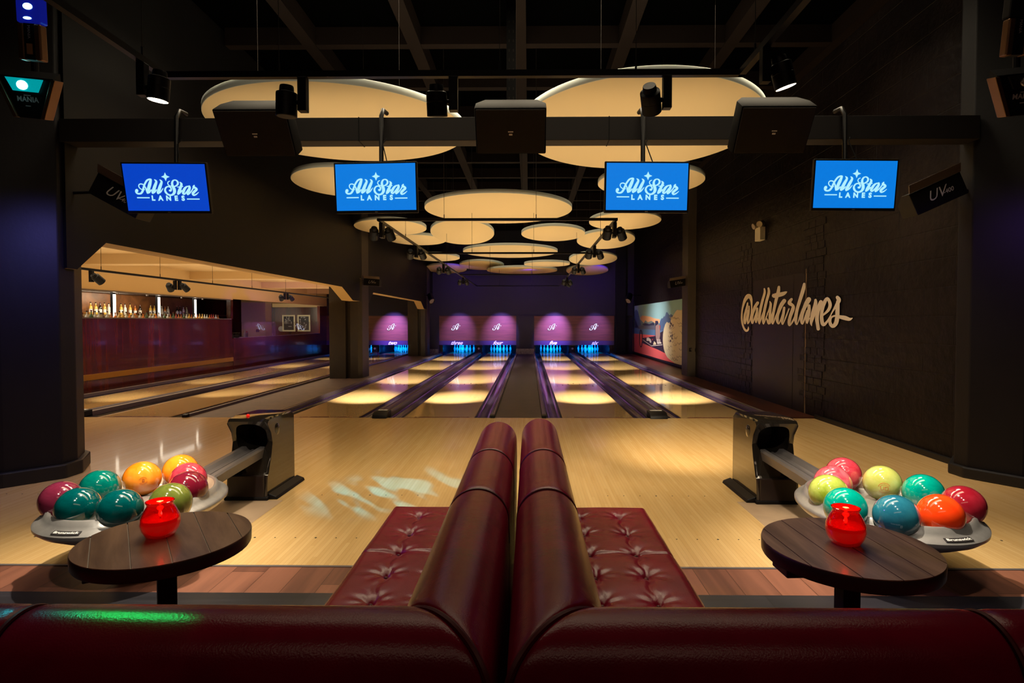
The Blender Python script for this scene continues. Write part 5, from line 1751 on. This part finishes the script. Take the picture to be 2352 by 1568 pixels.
    obj('badge_lettering', fixed, M_WHITE, t, label='raised lettering on the rack lip')
    # track from hood to rack
    e = Vector((0, 0.12, 0.375))
    s_ = Vector((ox, oy, 0.285))
    dirv = Vector((e.x - s_.x, e.y - s_.y, 0)).normalized()
    st = s_ + dirv * 0.50 + Vector((0, 0, 0.03))
    nrm = Vector((-dirv.y, dirv.x, 0))
    cs = [(-0.105, 0.02), (-0.095, 0.035), (-0.06, 0.035), (-0.04, 0.01), (-0.012, 0.0), (-0.008, 0.012), (0.008, 0.012), (0.012, 0.0), (0.04, 0.01), (0.06, 0.035), (0.095, 0.035), (0.105, 0.02), (0.10, -0.045), (-0.10, -0.045)]
    vs = []
    stations = [(0.0, 1.9), (0.05, 1.35), (0.12, 1.08), (0.3, 1.0), (1.0, 1.0)]
    for f_, wd in stations:
        p = st.lerp(e, f_)
        for o, z in cs:
            q_ = p + nrm * (o * wd)
            vs.append((q_.x, q_.y, p.z + z))
    n = len(cs)
    fs = [(j * n + i, j * n + (i + 1) % n, (j + 1) * n + (i + 1) % n, (j + 1) * n + i) for j in range(len(stations) - 1) for i in range(n)]
    fs += [tuple(range(n)), tuple(range((len(stations) - 1) * n, len(stations) * n))]
    obj('ball_track', MB().add(vs, fs), M_GREYRAIL, t, smooth=30)
    return t


ball_return('black bowling ball return with full rack on the left of the sofas', -2.275, 4.60, -2.345, 3.43, 1, 'l')
ball_return('black bowling ball return with full rack on the right of the sofas', 1.965, 4.55, 2.075, 3.385, -1, 'r')


def ball_mat(name, c1, c2, sc=9.0, lo=0.4, hi=0.62):
    m = mat('ball_' + name, c1, 0.10, noise_col=c2, nscale=sc, coat=1.0, coatr=0.03)
    return m


bq_n = [0]
BR = 0.1085


def ball(lab, x, y, m, z=0.4335, marks=None, rot=(0, 0, 0), group=''):
    bq_n[0] += 1
    t = thing('bowling_ball', lab, 'bowling ball', (x, y, z - BR), group=group)
    b = obj('ball_shell', MB().sphere((0, 0, BR), BR, 56, 36), m, t, smooth=True)
    cam_d = (CAM - Vector((x, y, z))).normalized()
    rt = cam_d.cross(Vector((0, 0, 1))).normalized() * -1
    up = rt.cross(cam_d) * -1
    up = Vector((0, 0, 1)) - cam_d * cam_d.z
    up.normalize()
    rt = up.cross(cam_d)

    def onb(a, b_, r=BR + 0.0006):
        d = (cam_d + rt * a + up * b_).normalized()
        return Vector((0, 0, BR)) + d * r
    if marks:
        mk2 = MB()
        for (u, v, s, kind, colr) in marks:
            if kind == 'holes':
                for du, dv in ((-.10, 0), (.10, .02), (0, -.22)):
                    pts_ = [onb(u + du * s + .07 * s * math.cos(2 * PI * k / 14), v + dv * s + .07 * s * math.sin(2 * PI * k / 14)) for k in range(14)]
                    mk2.add(pts_, [tuple(range(14))])
            elif kind == 'ring':
                for r1 in (1.0, .72):
                    for k in range(24):
                        if k % 12 in (0, 1, 11):
                            continue
                        q_ = [onb(u + s * rr * math.cos(2 * PI * kk / 24), v + s * rr * math.sin(2 * PI * kk / 24)) for kk, rr in ((k, r1), (k + 1, r1), (k + 1, r1 * .92), (k, r1 * .92))]
                        mk2.add(q_, [(0, 1, 2, 3)])
            else:
                for q_ in text_2d(kind, s, 0.0):
                    mk2.add([onb(u + a, v + b_) for a, b_ in q_], [tuple(range(len(q_)))])
        obj('ball_marking', mk2, mat('ball_ink', marks[0][4], 0.4), t)
    return t


gl, gr_ = 'bowling balls on the left rack', 'bowling balls on the right rack'
cP = ball_mat('plum', sr(92, 24, 44), sr(124, 40, 66))
cT = ball_mat('sea_green', sr(2, 88, 84), sr(0, 122, 104))
cT2 = ball_mat('dark_teal', sr(0, 62, 64), sr(0, 84, 84))
cO = ball_mat('amber', sr(252, 130, 20), sr(255, 168, 60), 6)
cO2 = ball_mat('golden', sr(255, 160, 40), sr(250, 132, 24), 6)
cC = ball_mat('crimson', sr(176, 28, 50), sr(214, 84, 98))
cM = ball_mat('maroon', sr(120, 22, 42), sr(96, 16, 34), 4)
cG = ball_mat('olive', sr(88, 96, 36), sr(116, 126, 54), 7)
cPk = ball_mat('pink', sr(208, 58, 78), sr(228, 120, 128), 14)
cL = ball_mat('lime', sr(132, 152, 36), sr(186, 196, 96), 10)
cL2 = ball_mat('pale_lime', sr(172, 176, 84), sr(200, 202, 122), 7)
cTr = ball_mat('turquoise', sr(0, 132, 118), sr(0, 164, 142), 9)
cB = ball_mat('slate_blue', sr(28, 96, 118), sr(48, 122, 140), 7)
cR = ball_mat('orange_red', sr(248, 62, 16), sr(255, 84, 28), 4)
ball('plum bowling ball at the far left of the left rack', -2.622, 3.190, cP, group=gl)
ball('sea-green marbled bowling ball behind the plum one on the left rack', -2.590, 3.440, cT, group=gl)
ball('orange bowling ball with an engraved ring, beside the sea-green marbled one', -2.480, 3.655, cO, group=gl, marks=[(0.05, -0.15, 0.22, 'ring', sr(160, 70, 20)), (0.05, -0.15, 0.3, '8', sr(160, 70, 20))])
ball('golden yellow bowling ball at the back of the left rack', -2.350, 3.850, cO2, group=gl)
ball('crimson marbled bowling ball in front of the golden one', -2.165, 3.625, cC, group=gl)
ball('maroon bowling ball on the right side of the left rack', -2.045, 3.420, cM, group=gl, marks=[(-0.1, 0.3, 0.5, 'holes', sr(10, 8, 8))])
ball('olive green bowling ball behind the candle on the left table', -1.990, 3.165, cG, group=gl)
ball('teal bowling ball in the front row of the left rack', -2.432, 3.070, cT2, group=gl)
ball('darkest green bowling ball nearest the left table', -2.185, 3.045, cT2, group=gl)

ball('crimson bowling ball at the back of the right rack', 2.075, 3.815, cC, group=gr_, marks=[(0.15, 0.35, 0.2, 'ring', sr(214, 140, 150))])
ball('pink speckled bowling ball left of the crimson ones on the right rack', 1.888, 3.590, cPk, group=gr_)
ball('bright lime bowling ball on the left side of the right rack', 1.755, 3.380, cL, group=gr_)
ball('pale lime bowling ball with a red-ink round mark', 2.200, 3.600, cL2, group=gr_, marks=[(0.12, -0.30, 0.34, 'ring', sr(196, 110, 60)), (0.12, -0.30, 0.32, 'UD', sr(196, 110, 60))])
ball('bright turquoise bowling ball between the pale lime and dark crimson balls', 2.315, 3.395, cTr, group=gr_)
ball('dark crimson bowling ball at the far right of the right rack', 2.367, 3.155, ball_mat('dark_crimson', sr(138, 20, 36), sr(170, 44, 60), 6), group=gr_)
ball('orange-red bowling ball at the front right of the right rack', 2.135, 3.000, cR, group=gr_)
ball('slate blue bowling ball with white figure eight at the front of the right rack', 1.898, 2.985, cB, group=gr_, marks=[(0.25, -0.52, 0.26, '8', sr(150, 190, 200)), (-0.02, -0.40, 0.09, 'THUNDER', sr(150, 190, 200))])
ball('turquoise bowling ball behind the candle on the right table', 1.708, 3.115, cTr, group=gr_)

for o in SC.objects:
    if o.type == 'LIGHT':
        o.data.use_shadow = True
